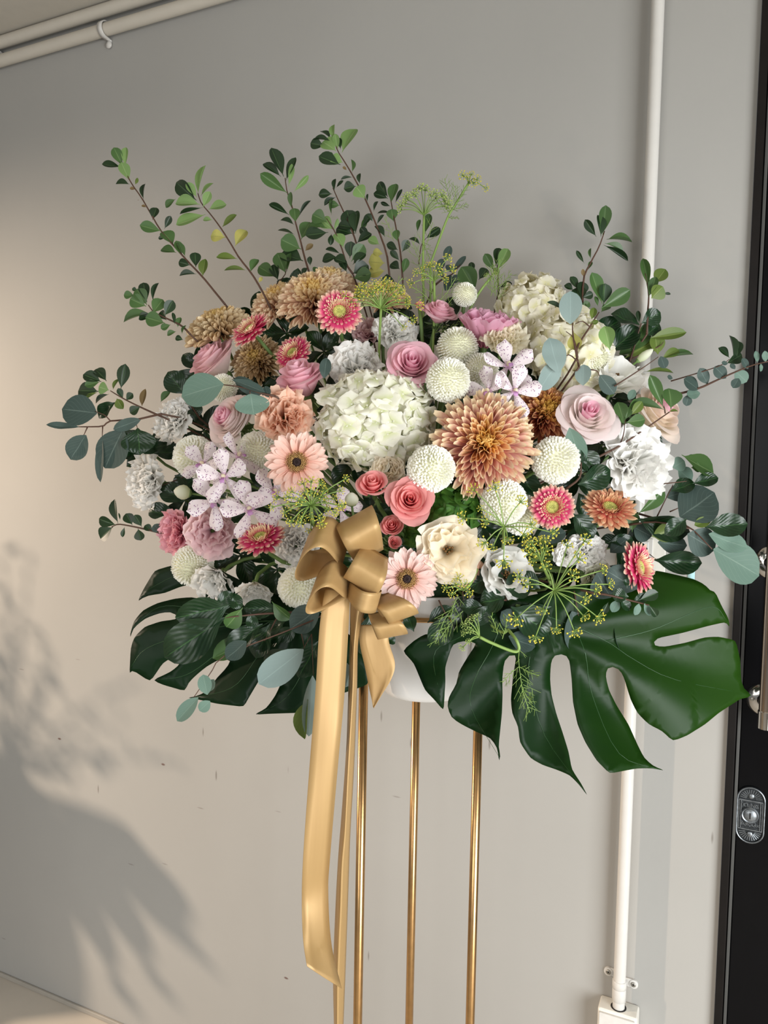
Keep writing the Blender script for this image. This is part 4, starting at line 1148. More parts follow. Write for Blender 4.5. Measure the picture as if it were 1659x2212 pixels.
sprig('leafy_branch', 'tallest branch with pale leaf tips rising above the middle', ZB,
      [[(880, 1090), (860, 930), (800, 760), (720, 570), (640, 420), (580, 320), (540, 255), (510, 160)]],
      '520 190 505 78 .3 l;495 180 435 118 .45 d;495 195 385 165 .3 d;455 230 360 205 .5 d;530 260 440 185 .6 l;540 260 525 150 .3 l;560 250 550 170 .3 d;570 270 652 100 .45 l;575 335 495 310 .8 l;560 350 418 300 .5 d;520 340 450 280 .6 m;635 400 640 308 .25 m;640 430 560 440 .2 d;685 475 680 400 .3 d;660 490 582 500 .7 d;720 570 660 490 .7 l;735 590 735 535 .2 d;775 655 800 580 .2 d;795 740 840 670 .2 d;770 720 735 670 .4 d;600 385 575 360 .4 n;850 820 790 740 .4 d;850 990 742 985 .8 y;840 930 770 920 .6 y;850 1040 740 1060 .5 y;815 870 740 830 .7 l',
      1.56, 1.60, G_BR)
sprig('leafy_branch', 'short dark branch just left of the tallest one', ZB,
      [[(690, 1000), (660, 850), (600, 700), (545, 580), (510, 500)]],
      '505 540 415 540 .5 d;520 520 520 435 .25 d;530 500 580 455 .3 d;530 560 450 605 .3 d;555 615 482 605 .5 m;500 680 500 560 .15 m;650 800 600 650 .5 d;660 800 655 640 .4 d;640 800 530 760 .6 d;690 790 720 700 .3 m;700 760 760 670 .3 d;750 830 690 760 .4 d;640 760 545 735 .5 d;665 860 760 790 .4 d',
      1.60, 1.62, G_BR)
sprig('leafy_branch', 'rounded-leaf branch low in front of the upright dark one', ZB,
      [[(640, 1060), (600, 1000), (570, 900), (520, 780), (470, 700)]],
      '510 770 430 700 .6 l;470 720 375 670 .7 m;470 760 345 740 .5 m;480 790 330 815 .45 d;515 780 540 700 .25 l;580 890 530 790 .55 l;560 930 460 890 .2 d;540 950 438 970 .6 d;600 990 520 950 .7 d;630 980 710 870 .5 m;640 1000 720 920 .5 d;640 1060 740 1000 .7 d;640 1090 760 1060 .6 m;600 1050 560 960 .4 d;500 800 495 870 .4 d;620 960 630 850 .5 d',
      1.54, 1.55, G_BR)
sprig('leafy_branch', 'narrow dark branch left of the tall fennel', ZB,
      [[(965, 1100), (950, 920), (910, 700), (880, 540)], [(1070, 1000), (1085, 880), (1115, 830)]],
      '870 560 800 462 .4 d;870 570 773 530 .35 d;890 600 915 465 .4 m;915 600 965 512 .2 d;885 620 820 595 .25 d;895 665 800 655 .2 d;905 720 890 640 .7 m;930 850 920 770 .5 m;935 905 858 870 .6 d;960 920 1000 840 .5 d;945 975 885 910 .35 d;945 1030 885 990 .7 d;965 1060 990 960 .35 m;1115 830 1215 760 .3 d;1080 870 1010 820 .35 d;1110 800 1140 660 .25 m;1060 790 1075 700 .2 m',
      1.58, 1.62, G_BR)
sprig('eucalyptus_branch', 'small dark eucalyptus twig behind the pink rear rose', ZB,
      [[(1180, 1130), (1230, 1090), (1290, 1060), (1340, 1000)]],
      '1240 970 1275 880 .4 s;1185 1040 1235 960 .4 s;1300 1040 1375 940 .25 s;1240 1170 1285 1070 .5 s;1290 1050 1250 1000 .6 s;1290 1120 1330 1070 .6 s;1340 1120 1390 1090 .7 s;1230 1090 1190 1010 .4 s', 1.58, 1.58, G_EU)
sprig('leafy_branch', 'pair of leafy tips left of the top right hydrangea', ZB,
      [[(1590, 1180), (1580, 1000)], [(1440, 1230), (1430, 1100)]],
      '1440 1180 1350 1010 .5 m;1420 1060 1410 980 .4 d;1460 1100 1515 1020 .5 d;1560 1040 1500 930 .35 m;1570 1010 1600 885 .4 d;1580 1040 1655 885 .3 l;1595 1150 1680 1120 .3 d;1590 1070 1560 1020 .5 o', 1.52, 1.55, G_BR)
sprig('leafy_branch', 'slender branch rising highest on the right, left of the conduit', ZCc,
      [[(650, 700), (655, 470), (690, 380), (740, 285), (770, 200)]],
      '760 220 775 62 .3 m;750 230 745 105 .35 d;780 245 925 232 .3 m;765 275 908 355 .15 d;770 265 880 300 .25 m;725 230 665 137 .25 d;660 375 617 305 .2 d;695 350 690 290 .2 m;680 410 700 360 .3 m;655 445 650 405 .4 n;600 520 555 490 .6 d;630 520 580 450 .5 d;640 560 650 475 .6 d;650 560 710 540 .5 d;640 600 620 500 .6 d;650 620 685 585 .6 m;535 620 462 577 .25 d;640 640 660 590 .6 m',
      1.46, 1.48, G_BR)
sprig('leafy_branch', 'curling thin-stemmed branch over the right hydrangea', ZCc,
      [[(622, 885), (622, 830), (690, 720), (740, 640)], [(622, 860), (600, 780), (560, 745)], [(690, 720), (650, 690), (610, 705)]],
      '760 600 695 428 .3 m;765 600 770 485 .5 d;750 620 905 520 .3 m;735 610 715 555 .3 m;750 640 800 600 .5 m;700 680 715 610 .4 o;690 700 740 690 .3 o;600 740 612 850 .5 y;800 850 770 712 .45 l', 1.30, 1.33, G_BR)
sprig('leafy_branch', 'short branch with round olive leaves in front of the conduit', ZCc,
      [[(1000, 760), (1005, 640), (1010, 540), (990, 430)]],
      '1010 510 980 338 .18 m;1045 480 1100 410 .6 o;1025 565 1085 500 .9 o;1080 540 1132 540 .2 d;1010 560 1050 450 .3 m', 1.42, 1.42, G_BR)
sprig('leaf_spray', 'broad dark leaves at the upper right in front of the conduit foot', ZCc,
      [[(900, 930), (940, 800), (970, 700)], [(900, 900), (1060, 830), (1090, 800)]],
      '960 710 815 635 .5 k;960 700 950 630 .25 d;970 700 1080 640 .6 k;900 870 1020 700 .28 m;990 770 1075 700 .5 k;880 890 1060 780 .35 o;1020 780 1210 757 .25 o;1060 870 1040 760 .6 o;1080 890 1180 840 .35 o;1060 900 1255 848 .15 m;1075 880 1100 945 .6 s;700 780 860 675 .45 k;800 860 960 710 .45 k;900 950 870 870 .6 k;985 965 1150 950 .15 o;930 850 850 860 .5 m', 1.44, 1.42, G_GL)
sprig('eucalyptus_branch', 'thin eucalyptus branch reaching across the door at the far right', ZCc,
      [[(1150, 1090), (1280, 1055), (1380, 1010), (1470, 970), (1570, 930), (1659, 908)], [(1130, 1015), (1280, 970), (1400, 930), (1450, 895)]],
      '1280 1060 1205 1000 .7 s;1290 1080 1215 1090 .6 g;1330 1030 1285 945 .5 s;1430 1000 1370 935 .6 s;1480 960 1545 1020 .6 g;1500 1000 1470 1050 .6 s;1550 950 1520 890 .5 s;1600 912 1595 850 .42 g;1645 910 1640 850 .42 g;1620 920 1622 962 .42 g;1450 890 1395 830 .5 d;1470 890 1470 760 .3 d;1490 890 1500 800 .4 d;1430 920 1525 870 .4 d;1440 920 1405 915 .5 s;1235 1070 1255 1110 .6 o;1225 1090 1215 1150 .6 s;1140 1000 1110 990 .6 s;1480 950 1455 920 .5 s',
      1.42, 1.34, G_EU)
sprig('leafy_branch', 'long brown twig slanting up across the white frilly bloom', ZI,
      [[(945, 1430), (1120, 1340), (1300, 1220), (1480, 1095)], [(1120, 1340), (1150, 1260), (1165, 1150)], [(1450, 1105), (1445, 1070), (1440, 1050)]],
      '1150 1160 1115 1020 .5 m;1165 1150 1190 1060 .5 m;1165 1170 1305 1150 .5 m;1190 1010 1230 935 .5 g;1180 1080 1260 1010 .45 m;1450 1080 1210 1010 .22 m;1440 1070 1335 830 .25 m;1490 1075 1492 920 .75 m;1480 1095 1545 1080 .3 o;1200 1120 1290 1020 .4 o;1160 1190 1120 1110 .4 m', 1.27, 1.30, G_BR)
sprig('eucalyptus_branch', 'silver-blue dollar leaves on a thin stem over the right hydrangea', ZI,
      [[(831, 775), (828, 755), (790, 560), (785, 430)], [(830, 740), (760, 685), (700, 725)], [(1085, 910), (1280, 785), (1400, 700)], [(900, 790), (960, 800), (980, 840)]],
      '770 465 772 226 .5 b;685 815 628 558 .48 b;705 720 535 935 .42 b;862 905 862 752 .55 b;980 830 1088 965 .5 s;735 370 608 298 .2 d', 1.27, 1.30, G_EU)
sprig('eucalyptus_branch', 'grey-green leaf hanging over the pompom right of the chrysanthemum', ZG,
      [[(470, 425), (550, 360), (560, 270)]],
      '490 65 565 275 .38 g;560 195 655 315 .6 k;540 400 745 320 .5 k;505 570 645 710 .5 k;300 725 470 670 .5 s;560 330 600 260 .5 k', 1.25, 1.23, G_EU)
sprig('leafy_branch', 'dark small-leaved twig pointing left above the grey-blue leaves', ZD,
      [[(900, 540), (840, 515), (720, 460), (600, 400), (500, 340)]],
      '430 270 285 205 .5 d;470 265 380 158 .45 d;410 345 238 330 .5 d;490 335 410 310 .8 l;580 330 615 130 .35 d;520 330 560 240 .3 o;600 400 560 320 .4 d;620 415 675 360 .6 d;540 430 390 540 .5 k;490 365 370 420 .25 d;550 400 590 480 .6 o;735 460 655 515 .6 d;745 460 765 320 .25 n;400 350 265 430 .15 o;420 270 300 300 .4 m', 1.42, 1.46, G_BR)
sprig('eucalyptus_branch', 'eucalyptus branch with large slate leaves at the far left', ZD,
      [[(900, 520), (830, 535), (690, 565), (500, 575), (440, 615), (320, 620), (250, 620)], [(500, 575), (455, 530), (380, 500)], [(440, 615), (435, 700)], [(320, 625), (290, 690)], [(690, 565), (710, 630)]],
      '395 515 118 475 .72 s;255 622 3 610 .16 s;310 685 178 872 .58 s;600 640 445 940 .62 s;435 700 408 1052 .15 s;712 630 725 830 .92 k;740 560 525 640 .25 s;720 800 600 855 .5 k', 1.40, 1.42, G_EU)
sprig('leafy_branch', 'small dark twig at the lower left by the bright pink bloom', ZD,
      [[(940, 1460), (880, 1445), (760, 1415), (640, 1390), (560, 1380), (510, 1400)]],
      '560 1375 515 1183 .32 d;545 1385 400 1340 .4 d;520 1400 410 1490 .6 d;575 1350 565 1290 .15 d;670 1385 620 1295 .6 d;745 1400 690 1305 .5 d;610 1400 590 1480 .3 d;715 1412 740 1505 .7 d;830 1440 765 1385 .5 d;880 1440 840 1380 .8 s', 1.42, 1.46, G_BR)
sprig('leafy_branch', 'dense leafy twig at the upper left above the pale pink rose', ZA,
      [[(700, 1600), (640, 1540), (540, 1490), (440, 1440), (400, 1390)]],
      '390 1370 360 1220 .35 d;385 1400 265 1340 .6 m;390 1390 315 1270 .55 m;300 1320 225 1320 .6 m;320 1290 285 1270 .6 d;420 1450 210 1480 .35 m;430 1450 500 1345 .6 m;515 1470 578 1358 .45 d;430 1365 460 1220 .2 d;520 1520 380 1480 .6 m;430 1470 325 1480 .5 d;590 1530 575 1440 .2 d;610 1550 625 1475 .45 m;640 1600 660 1530 .3 m;560 1530 490 1560 .5 m;600 1580 530 1600 .5 m;650 1640 590 1620 .5 d;530 1500 480 1430 .5 d', 1.46, 1.48, G_BR)
sprig('eucalyptus_branch', 'large blue-green dollar leaves above the blush rose on the left', ZR(350, 560, 3.687),
      [[(900, 1090), (800, 1070), (640, 1020), (490, 1000)], [(700, 1050), (700, 1075)]],
      '490 995 148 1085 .62 g;705 1070 730 1240 1.15 g;820 1080 570 950 .30 s;560 960 820 1050 .22 s;850 1100 820 1010 .6 s;1290 950 1310 780 .4 s', 1.27, 1.26, G_EU)
sprig('leaf_spray', 'dark broad leaves behind the left blooms', ZD,
      [[(1200, 560), (1060, 360), (1000, 280)], [(1100, 1000), (900, 1080)], [(1100, 520), (900, 780)]],
      '1080 370 940 190 .6 k;890 430 955 340 .4 m;1160 580 1140 410 .6 k;1000 740 830 780 .5 k;1200 1020 960 1100 .5 k;1080 1200 880 1080 .5 k;1000 1290 780 1270 .45 k;1000 1000 1220 1060 .5 k;1100 1180 1220 1040 .5 k;720 820 900 740 .4 k', 1.46, 1.46, G_GL)
sprig('leaf_spray', 'glossy dark leaves fanned out over the left monstera leaf', ZE,
      [[(1000, 440), (800, 450), (600, 470)], [(900, 450), (820, 600)], [(1000, 440), (1040, 640)]],
      '640 400 325 480 .42 k;600 470 253 700 .40 k;810 505 600 650 .36 k;850 505 760 695 .45 k;940 485 835 550 .5 k;700 415 610 530 .5 m;1000 525 885 595 .5 k;800 560 540 700 .3 m;900 420 700 420 .4 k;930 560 800 620 .4 k;860 380 960 490 .4 m;560 400 640 330 .5 k;620 330 690 420 .5 k;950 640 820 740 .5 k;1120 600 1000 800 .5 k;1400 440 1385 690 .5 k;1470 560 1545 610 .5 k;740 440 760 540 .5 k', 1.26, 1.22, G_GL)
sprig('eucalyptus_branch', 'slate-blue eucalyptus leaves hanging below on the left of the ribbon', ZE,
      [[(1100, 480), (900, 560), (600, 680), (520, 780), (430, 910)], [(1080, 560), (1030, 650)], [(1080, 560), (1090, 800)]],
      '1125 415 965 535 .55 s;1035 645 783 842 .38 b;1085 790 1070 1132 .22 b;1060 920 1010 1150 .28 o;505 895 480 785 .5 g;510 880 545 810 .5 g;455 910 333 1040 .38 g;520 930 460 985 .6 g;720 600 610 700 .6 s;1275 720 1262 860 .4 b', 1.20, 1.18, G_EU, rad=0.0013)
sprig('leaf_spray', 'dark round leaves under the fennel in the lower right', ZF,
      [[(480, 180), (500, 290), (490, 300)], [(300, 200), (310, 300)], [(800, 260), (820, 370)], [(200, 300), (250, 400)]],
      '450 180 330 245 .6 k;500 292 388 305 .75 k;490 268 600 215 .75 k;330 260 280 430 .4 k;240 360 180 512 .5 k;150 400 262 330 .4 k;790 350 850 538 .62 s;690 450 775 525 .7 s;510 460 625 510 .6 s;560 420 480 350 .6 s;400 330 300 330 .5 k;700 330 560 400 .5 k;520 330 700 450 .5 k;360 420 420 330 .5 k;900 180 960 290 .8 s;1080 250 940 170 .6 s;90 440 60 360 .5 k;400 150 520 170 .5 k;650 250 560 180 .5 k;960 380 1030 585 .1 g', 1.24, 1.21, G_GL)
sprig('eucalyptus_branch', 'large grey-green eucalyptus leaves on the right reaching the door handle', ZG,
      [[(860, 560), (1000, 600), (1180, 640), (1330, 780)], [(1000, 600), (1100, 400)], [(1080, 560), (1150, 530)]],
      '1060 475 1228 425 .5 s;1140 590 1345 450 .78 s;1340 600 1230 635 .4 o;870 650 975 705 .8 s;1185 690 1342 782 .68 s;1310 690 1532 775 .4 g;1338 780 1618 935 .55 g;1180 240 1240 262 .85 g;1100 300 1170 260 .8 g;1130 310 1215 380 .75 g;1205 300 1265 300 .85 m;1010 740 1180 760 .5 s;720 880 840 1010 .75 s', 1.36, 1.27, G_EU)
sprig('leaf_spray', 'glossy dark green leaves spread out on the right above the large leaf', ZG,
      [[(820, 640), (1000, 620), (1200, 660)], [(1000, 400), (1180, 380)], [(900, 760), (1000, 840)]],
      '1150 225 1330 340 .62 m;1215 395 1372 352 .4 k;890 575 1062 430 .26 m;888 600 1208 695 .34 k;975 705 1110 655 .6 o;1285 650 1548 628 .42 k;985 842 1282 868 .36 k;860 680 860 560 .5 m;1090 440 1230 380 .5 k;720 740 880 720 .35 k;730 800 830 720 .5 s;1180 600 1060 690 .5 k', 1.34, 1.28, G_GL)
sprig('leafy_branch', 'small twig with folded leaves lying on the large right leaf', ZG,
      [[(640, 1040), (720, 1050), (900, 1095), (960, 1110)]],
      '830 1010 822 945 .4 k;840 1060 740 1045 .6 k;900 1080 1010 1035 .4 d;930 1100 975 1171 .4 g;900 1100 880 1170 .5 g;780 1080 740 1150 .5 g;790 1070 850 1140 .5 k;960 1110 1010 1180 .4 d;720 1090 690 1160 .4 d;860 1090 960 1050 .4 k', 1.20, 1.18, G_BR)

# dark filler leaves between the stems, seen in the gaps
fill = [(430,800),(560,840),(720,700),(700,760),(900,720),(640,640),(880,860),(760,1000),(700,1120),(560,1060),(520,1200),(600,1230),(700,1200),(1040,880),(1150,960),(1250,1020),(1120,1020),(1260,1130),(1150,1160),(1040,1130),(1060,1210),(900,1190),(1000,1290),(1100,1300),(1190,1230),(1300,960),(1330,1050),(1390,920),(1320,860),(1180,820),(960,700),(1060,760),(440,930),(400,1080),(330,980),(480,1120),(420,1160),(720,860),(560,690),(620,720),(840,660),(1130,1330),(930,1320),(820,1280),(560,1310),(650,1330),(1350,1170),(1210,1320),(1240,1240),(770,740),(800,1100),(860,1000),(1000,1060)]
fr_ = random.Random(99)
used_names = set()
def filler_label(x, y):
    for bx, by, lb in sorted(BLOOMS, key=lambda b: (b[0]-x)**2+(b[1]-y)**2):
        if lb not in used_names and len(lb.split()) <= 11:
            used_names.add(lb)
            return 'dark leaves tucked behind the '+lb
    return 'dark green filler leaves tucked deep between the flowers'
for (fx, fy) in fill:
    d = dome(fx, fy)+0.10
    p = V(fx, fy, d)
    root = empty('filler_sprig', Matrix.Translation(p))
    tag(root, filler_label(fx, fy), 'leaf sprig', 'dark filler leaves', 'thing')
    a0 = fr_.uniform(0, 6.28)
    for k in range(5):
        a = a0+k*1.257+fr_.uniform(-.3, .3); L = fr_.uniform(48, 72)*d/FPX
        t = p+(RIGHT*math.cos(a)+UP*math.sin(a))*L+BACK*fr_.uniform(-0.2, 0.5)*L
        part('leaf', LG[k % 2], root, leaf_matrix(p, t, fr_.uniform(.5, .65), BACK+Vector((0, 0, .4)), fr_.uniform(-.4, .4)), LEAF['k'], True)
    stem_to_foam(root, p, cdir(0, 0.3, 1), 0.003)

# ---------------------------------------------------------------- monstera leaves
def poly_leaf(name, label, zr, outline, depth, veins, petiole, mat=M_MONST):
    pts = [zr(*p) for p in outline]
    # resample outline
    res = []
    for i in range(len(pts)):
        a, b = Vector(pts[i]), Vector(pts[(i+1) % len(pts)])
        n = max(1, int((b-a).length/9))
        for k in range(n): res.append(a.lerp(b, k/n))
    # light smoothing keeps tips because corners are single points
    n = len(res)
    sm_ = [res[i]*0.6+res[i-1]*0.2+res[(i+1) % n]*0.2 for i in range(n)]
    bm = bmesh.new()
    vs_ = [bm.verts.new((p.x, p.y, 0)) for p in sm_]
    es = [bm.edges.new((vs_[i], vs_[(i+1) % n])) for i in range(n)]
    bmesh.ops.triangle_fill(bm, edges=es, use_beauty=True)
    for it in range(5):
        long_ = [e for e in bm.edges if e.calc_length() > 22 and not e.is_boundary]
        if not long_: break
        bmesh.ops.subdivide_edges(bm, edges=long_, cuts=1)
        bmesh.ops.triangulate(bm, faces=[f for f in bm.faces if len(f.verts) > 3])
        bmesh.ops.beautify_fill(bm, faces=bm.faces, edges=[e for e in bm.edges if not e.is_boundary])
    bmesh.ops.dissolve_degenerate(bm, dist=0.3, edges=list(bm.edges))
    bmesh.ops.triangulate(bm, faces=[f for f in bm.faces if len(f.verts) > 3])
    bm.normal_update()
    bmesh.ops.reverse_faces(bm, faces=[f for f in bm.faces if f.normal.z > 0])
    bm.verts.index_update()
    P0 = [(v.co.x, v.co.y) for v in bm.verts]
    root = empty(name, Matrix.Translation(V(*petiole[0], depth(*petiole[0]))))
    tag(root, label, 'leaf', 'monstera leaves')
    for v in bm.verts:
        v.co = V(v.co.x, v.co.y, depth(v.co.x, v.co.y))
    me = bpy.data.meshes.new('blade'); bm.to_mesh(me); bm.free()
    me.polygons.foreach_set('use_smooth', [True]*len(me.polygons)); me.materials.append(mat)
    uvl = me.uv_layers.new(name='UVMap')
    for lp in me.loops:
        q = P0[lp.vertex_index]; uvl.data[lp.index].uv = (q[1]/400, (q[0]-800)/800)
    bl = part('blade', me, root, None, None, True)
    so = bl.modifiers.new('thick', 'SOLIDIFY'); so.thickness = 0.0009; so.offset = 0
    for vn in veins:
        q = crom([(*zr(*p), 0) for p in vn], 16)
        pts3 = [V(p.x, p.y, depth(p.x, p.y)-0.0003) for p in q]
        m = len(pts3)
        part('vein', MB().tube(pts3, [0.0011*(1-0.75*k/(m-1)) for k in range(m)], 6).mesh('vein', M_MONSTV), root, None, None, True)
    stem_to_foam(root, V(*petiole[0], depth(*petiole[0])), cdir(0.6, -0.5, 0.6), 0.004, M_STEM)
    return root

def dep_r(x, y):
    a = math.atan2(y-1360, x-1180); r = math.hypot(x-1180, y-1360)
    return 1.215+0.05*((x-1180)/440)**2+0.012*math.sin(a*9)*min(1, r/220)-0.05*min(1.4, max(0, (y-1430)/230))**2*(1 if x < 1500 else 0.6)+0.03*max(0, (1400-y)/200)
poly_leaf('monstera_leaf', 'huge split monstera leaf spreading at the lower right', ZF,
 [(40,525),(90,480),(140,450),(250,450),(300,400),(420,330),(600,280),(800,240),(960,200),(1100,172),(1170,170),(1215,180),(1280,195),(1330,207),(1385,235),(1400,262),(1422,258),(1450,320),(1485,385),(1488,425),(1480,402),(1465,398),(1390,415),(1280,445),(1170,468),(1148,485),(1155,503),(1200,507),(1290,490),(1380,465),(1440,462),(1515,478),(1535,560),(1540,660),(1550,695),(1592,722),(1570,733),(1540,735),(1440,800),(1380,850),(1300,900),(1237,925),(1190,880),(1130,850),(1080,800),(1050,740),(1035,690),(1020,640),(1000,605),(970,592),(945,600),(940,640),(955,700),(990,770),(1040,850),(1080,940),(1110,1000),(1150,1035),(1202,1056),(1150,1045),(1080,1045),(1000,1060),(958,1068),(900,1010),(850,930),(815,850),(795,750),(790,650),(780,570),(770,545),(740,535),(710,545),(697,580),(693,650),(700,720),(720,800),(750,890),(775,970),(790,1050),(830,1110),(862,1170),(820,1115),(780,1075),(720,1050),(660,1030),(607,1000),(560,930),(553,860),(525,800),(520,740),(530,640),(545,540),(510,540),(490,570),(482,640),(483,720),(480,800),(470,900),(465,950),(475,990),(468,1020),(460,955),(430,910),(380,890),(300,850),(255,820),(238,770),(245,730),(280,670),(288,620),(330,550),(370,490),(310,480),(262,495),(240,560),(228,600),(230,660),(222,790),(180,740),(140,700),(115,640),(90,580)],
 dep_r,
 [[(560, 330), (760, 400), (940, 480), (1060, 560), (1240, 650), (1560, 715)], [(940, 480), (1150, 430), (1400, 330), (1480, 395)], [(800, 415), (850, 540), (880, 720), (1000, 980), (1180, 1050)],
  [(640, 360), (615, 500), (600, 640), (670, 900), (850, 1150)], [(500, 340), (440, 500), (360, 650), (345, 780), (465, 990)], [(450, 360), (300, 460), (180, 540), (215, 760)]],
 [ZF(560, 330)])
def dep_l(x, y):
    a = math.atan2(y-1330, x-640); r = math.hypot(x-640, y-1330)
    return 1.33+0.02*((x-640)/300)**2+0.012*math.sin(a*8)*min(1, r/200)-0.03*max(0, (y-1400)/150)+0.03*max(0, (1330-y)/100)
poly_leaf('monstera_leaf', 'dark split monstera leaf spreading at the lower left', ZE,
 [(420,180),(310,182),(215,210),(185,260),(150,320),(120,385),(145,360),(180,348),(270,335),(330,310),(380,292),(470,290),(500,330),(500,375),(420,357),(330,365),(230,390),(150,430),(100,490),(80,560),(79,585),(95,530),(160,475),(240,445),(300,437),(330,450),(345,470),(330,480),(250,490),(160,520),(100,580),(83,640),(80,700),(76,785),(88,755),(140,790),(190,823),(220,780),(260,720),(310,690),(380,685),(340,740),(300,770),(203,815),(260,840),(330,860),(382,876),(400,830),(440,790),(500,740),(580,695),(640,705),(600,760),(560,800),(500,880),(440,905),(392,912),(450,920),(560,945),(706,962),(740,900),(770,850),(800,800),(860,760),(915,825),(880,900),(830,970),(762,1005),(850,1000),(1010,995),(1080,940),(1200,905),(1390,840),(1400,780),(1330,600),(1150,450),(900,350),(700,270),(560,200)],
 dep_l,
 [[(1000, 480), (700, 500), (400, 560), (170, 640), (85, 740)], [(800, 480), (500, 430), (250, 410), (90, 530)], [(800, 480), (600, 330), (380, 230), (150, 330)], [(850, 490), (600, 640), (400, 780), (230, 815)],
  [(950, 480), (800, 660), (650, 850), (420, 912)], [(1050, 490), (1050, 700), (950, 900), (790, 1000)]],
 [ZE(1050, 470)])

# ---------------------------------------------------------------- fennel
def umbellet_mesh(seed, n=14, yel=True):
    r_ = random.Random(seed); m = MB(); b = MB()
    for i in range(n):
        c = 1-1.1*(i+0.5)/n; th = math.acos(max(-1, c)); a = i*GA
        d = Vector((math.sin(th)*math.cos(a), math.sin(th)*math.sin(a), math.cos(th)))
        p = d*r_.uniform(0.8, 1.1)
        m.tube([(0, 0, 0), p], [0.05, 0.035], 4, False)
        b.ball(p, r_.uniform(0.11, 0.17), 1)
        if i % 2: b.ball(p+Vector((r_.uniform(-.2, .2), r_.uniform(-.2, .2), r_.uniform(-.1, .2))), 0.09, 1)
    return m.mesh('umbellet_rays'), b.mesh('umbellet_florets')
UMB = [umbellet_mesh(s) for s in (61, 62, 63)]
def fennel(label, center, stem, tips, d, us=15, yellow=True, fronds=None, seed=1, dz=0.03, foam=True, rr=0.0009, srad=0.0024):
    r_ = random.Random(seed)
    c = V(*center, d)
    root = empty('fennel', Matrix.Translation(c))
    tag(root, label, 'fennel', 'yellow fennel flowers')
    pts = [V(*p, d+dd) for *p, dd in stem]
    part('stem', MB().tube(crom(pts, len(pts)*5), srad, 7).mesh('stem', M_FENST), root, None, None, True)
    for k, t in enumerate(tips):
        dt = d-r_.uniform(-0.4, 1.0)*dz
        e = V(t[0], t[1], dt)
        mid = c.lerp(e, 0.5)+(UP*0.004+BACK*0.004)
        ray = part('ray', MB().tube(crom([c, mid, e], 6), rr, 5).mesh('ray', M_FENST), root, None, None, True)
        s = us*(t[2] if len(t) > 2 else 1)*r_.uniform(0.85, 1.15)*d/FPX
        dirn = ((e-c).normalized()+BACK*0.35).normalized()
        um = UMB[k % 3]
        Mx = Matrix.Translation(e) @ orient(dirn) @ Matrix.Diagonal((s, s, s, 1))
        for nm, me, mt in (('umbellet', um[0], M_FENST), ('florets', um[1], M_FENY if yellow else M_FENG)):
            o = bpy.data.objects.new(nm, me); COL.objects.link(o); o.parent = ray
            o.matrix_parent_inverse = Matrix.Identity(4); o.matrix_basis = Mx
            if not me.materials: me.materials.append(mt)
            if me.materials[0] is not mt:
                o.material_slots[0].link = 'OBJECT'; o.material_slots[0].material = mt
    if fronds:
        m = MB()
        for (bx, by, tx, ty, n) in fronds:
            A, B = Vector((bx, by)), Vector((tx, ty)); L = (B-A).length; D = (B-A)/L; Nn = Vector((-D.y, D.x))
            m.tube([V(A.x, A.y, d), V(*(A.lerp(B, .5)+Nn*L*.05), d-.005), V(B.x, B.y, d-0.01)], 0.0006, 4, False)
            for i in range(n):
                q = A.lerp(B, 0.1+0.9*i/n); s = 1 if i % 2 else -1
                l = L*r_.uniform(.25, .5)*(1-0.4*i/n)
                e1 = q+(D*r_.uniform(.5, .9)+Nn*s*r_.uniform(.4, .9)).normalized()*l
                e2 = q.lerp(e1, .5)+(D+Nn*s*r_.uniform(-.4, .6)).normalized()*l*.5
                dq = d+r_.uniform(-.015, .01)
                m.tube([V(q.x, q.y, d-.003), V(e1.x, e1.y, dq)], [0.0006, 0.0003], 3, False)
                m.tube([V(*q.lerp(e1, .5), (d+dq)/2), V(e2.x, e2.y, dq-.004)], [0.0005, 0.0003], 3, False)
        part('fronds', m.mesh('fronds', M_FENST), root, None, None, True, 'stuff')
    if foam: stem_to_foam(root, pts[0], cdir(0, 0.5, 0.9) if d < 1.3 else cdir(0, 1, 0.2), 0.0022, M_FENST)
    return root
def fan(cx, cy, r, a0, a1, n, seed, flat=1.0, jit=0.2):
    r_ = random.Random(seed)
    return [(cx+math.cos(math.radians(a0+(a1-a0)*k/(n-1)))*r*r_.uniform(1-jit, 1+jit*0.5), cy-math.sin(math.radians(a0+(a1-a0)*k/(n-1)))*r*flat*r_.uniform(1-jit, 1+jit*0.5)) for k in range(n)]
fennel('tall pale fennel umbel in the middle of the top', (916, 465), [(915, 640, 0), (914, 560, 0), (916, 465, 0)],
       fan(916, 465, 58, 20, 165, 16, 1, 0.9), 1.56, 11, False, [(912, 600, 890, 520, 8), (905, 560, 935, 480, 7), (915, 520, 930, 560, 6), (850, 520, 830, 470, 6)], 1)
fennel('tallest fennel stem bending right with a small yellow head', (1012, 396), [(930, 570, 0), (965, 475, 0), (985, 440, 0), (1012, 396, 0)],
       [(1000, 380), (1018, 378), (1030, 388), (1048, 406), (1022, 396), (1008, 384)], 1.56, 9, True,
       [(972, 460, 960, 385, 12), (972, 455, 1010, 440, 10), (980, 445, 1005, 405, 9), (975, 460, 930, 430, 9), (968, 470, 990, 470, 6), (975, 450, 985, 400, 9)], 2)
fennel('yellow fennel umbel over the rear bronze chrysanthemum', (823, 667), [(818, 800, 0), (820, 730, 0), (823, 667, 0)],
       fan(823, 665, 62, 8, 172, 20, 3, 0.85)+fan(823, 660, 42, 30, 150, 9, 4, 0.9)+[(745, 640), (770, 665), (890, 690), (870, 705), (905, 660)], 1.36, 10, True, [(830, 640, 870, 600, 8), (790, 690, 740, 640, 7)], 3)
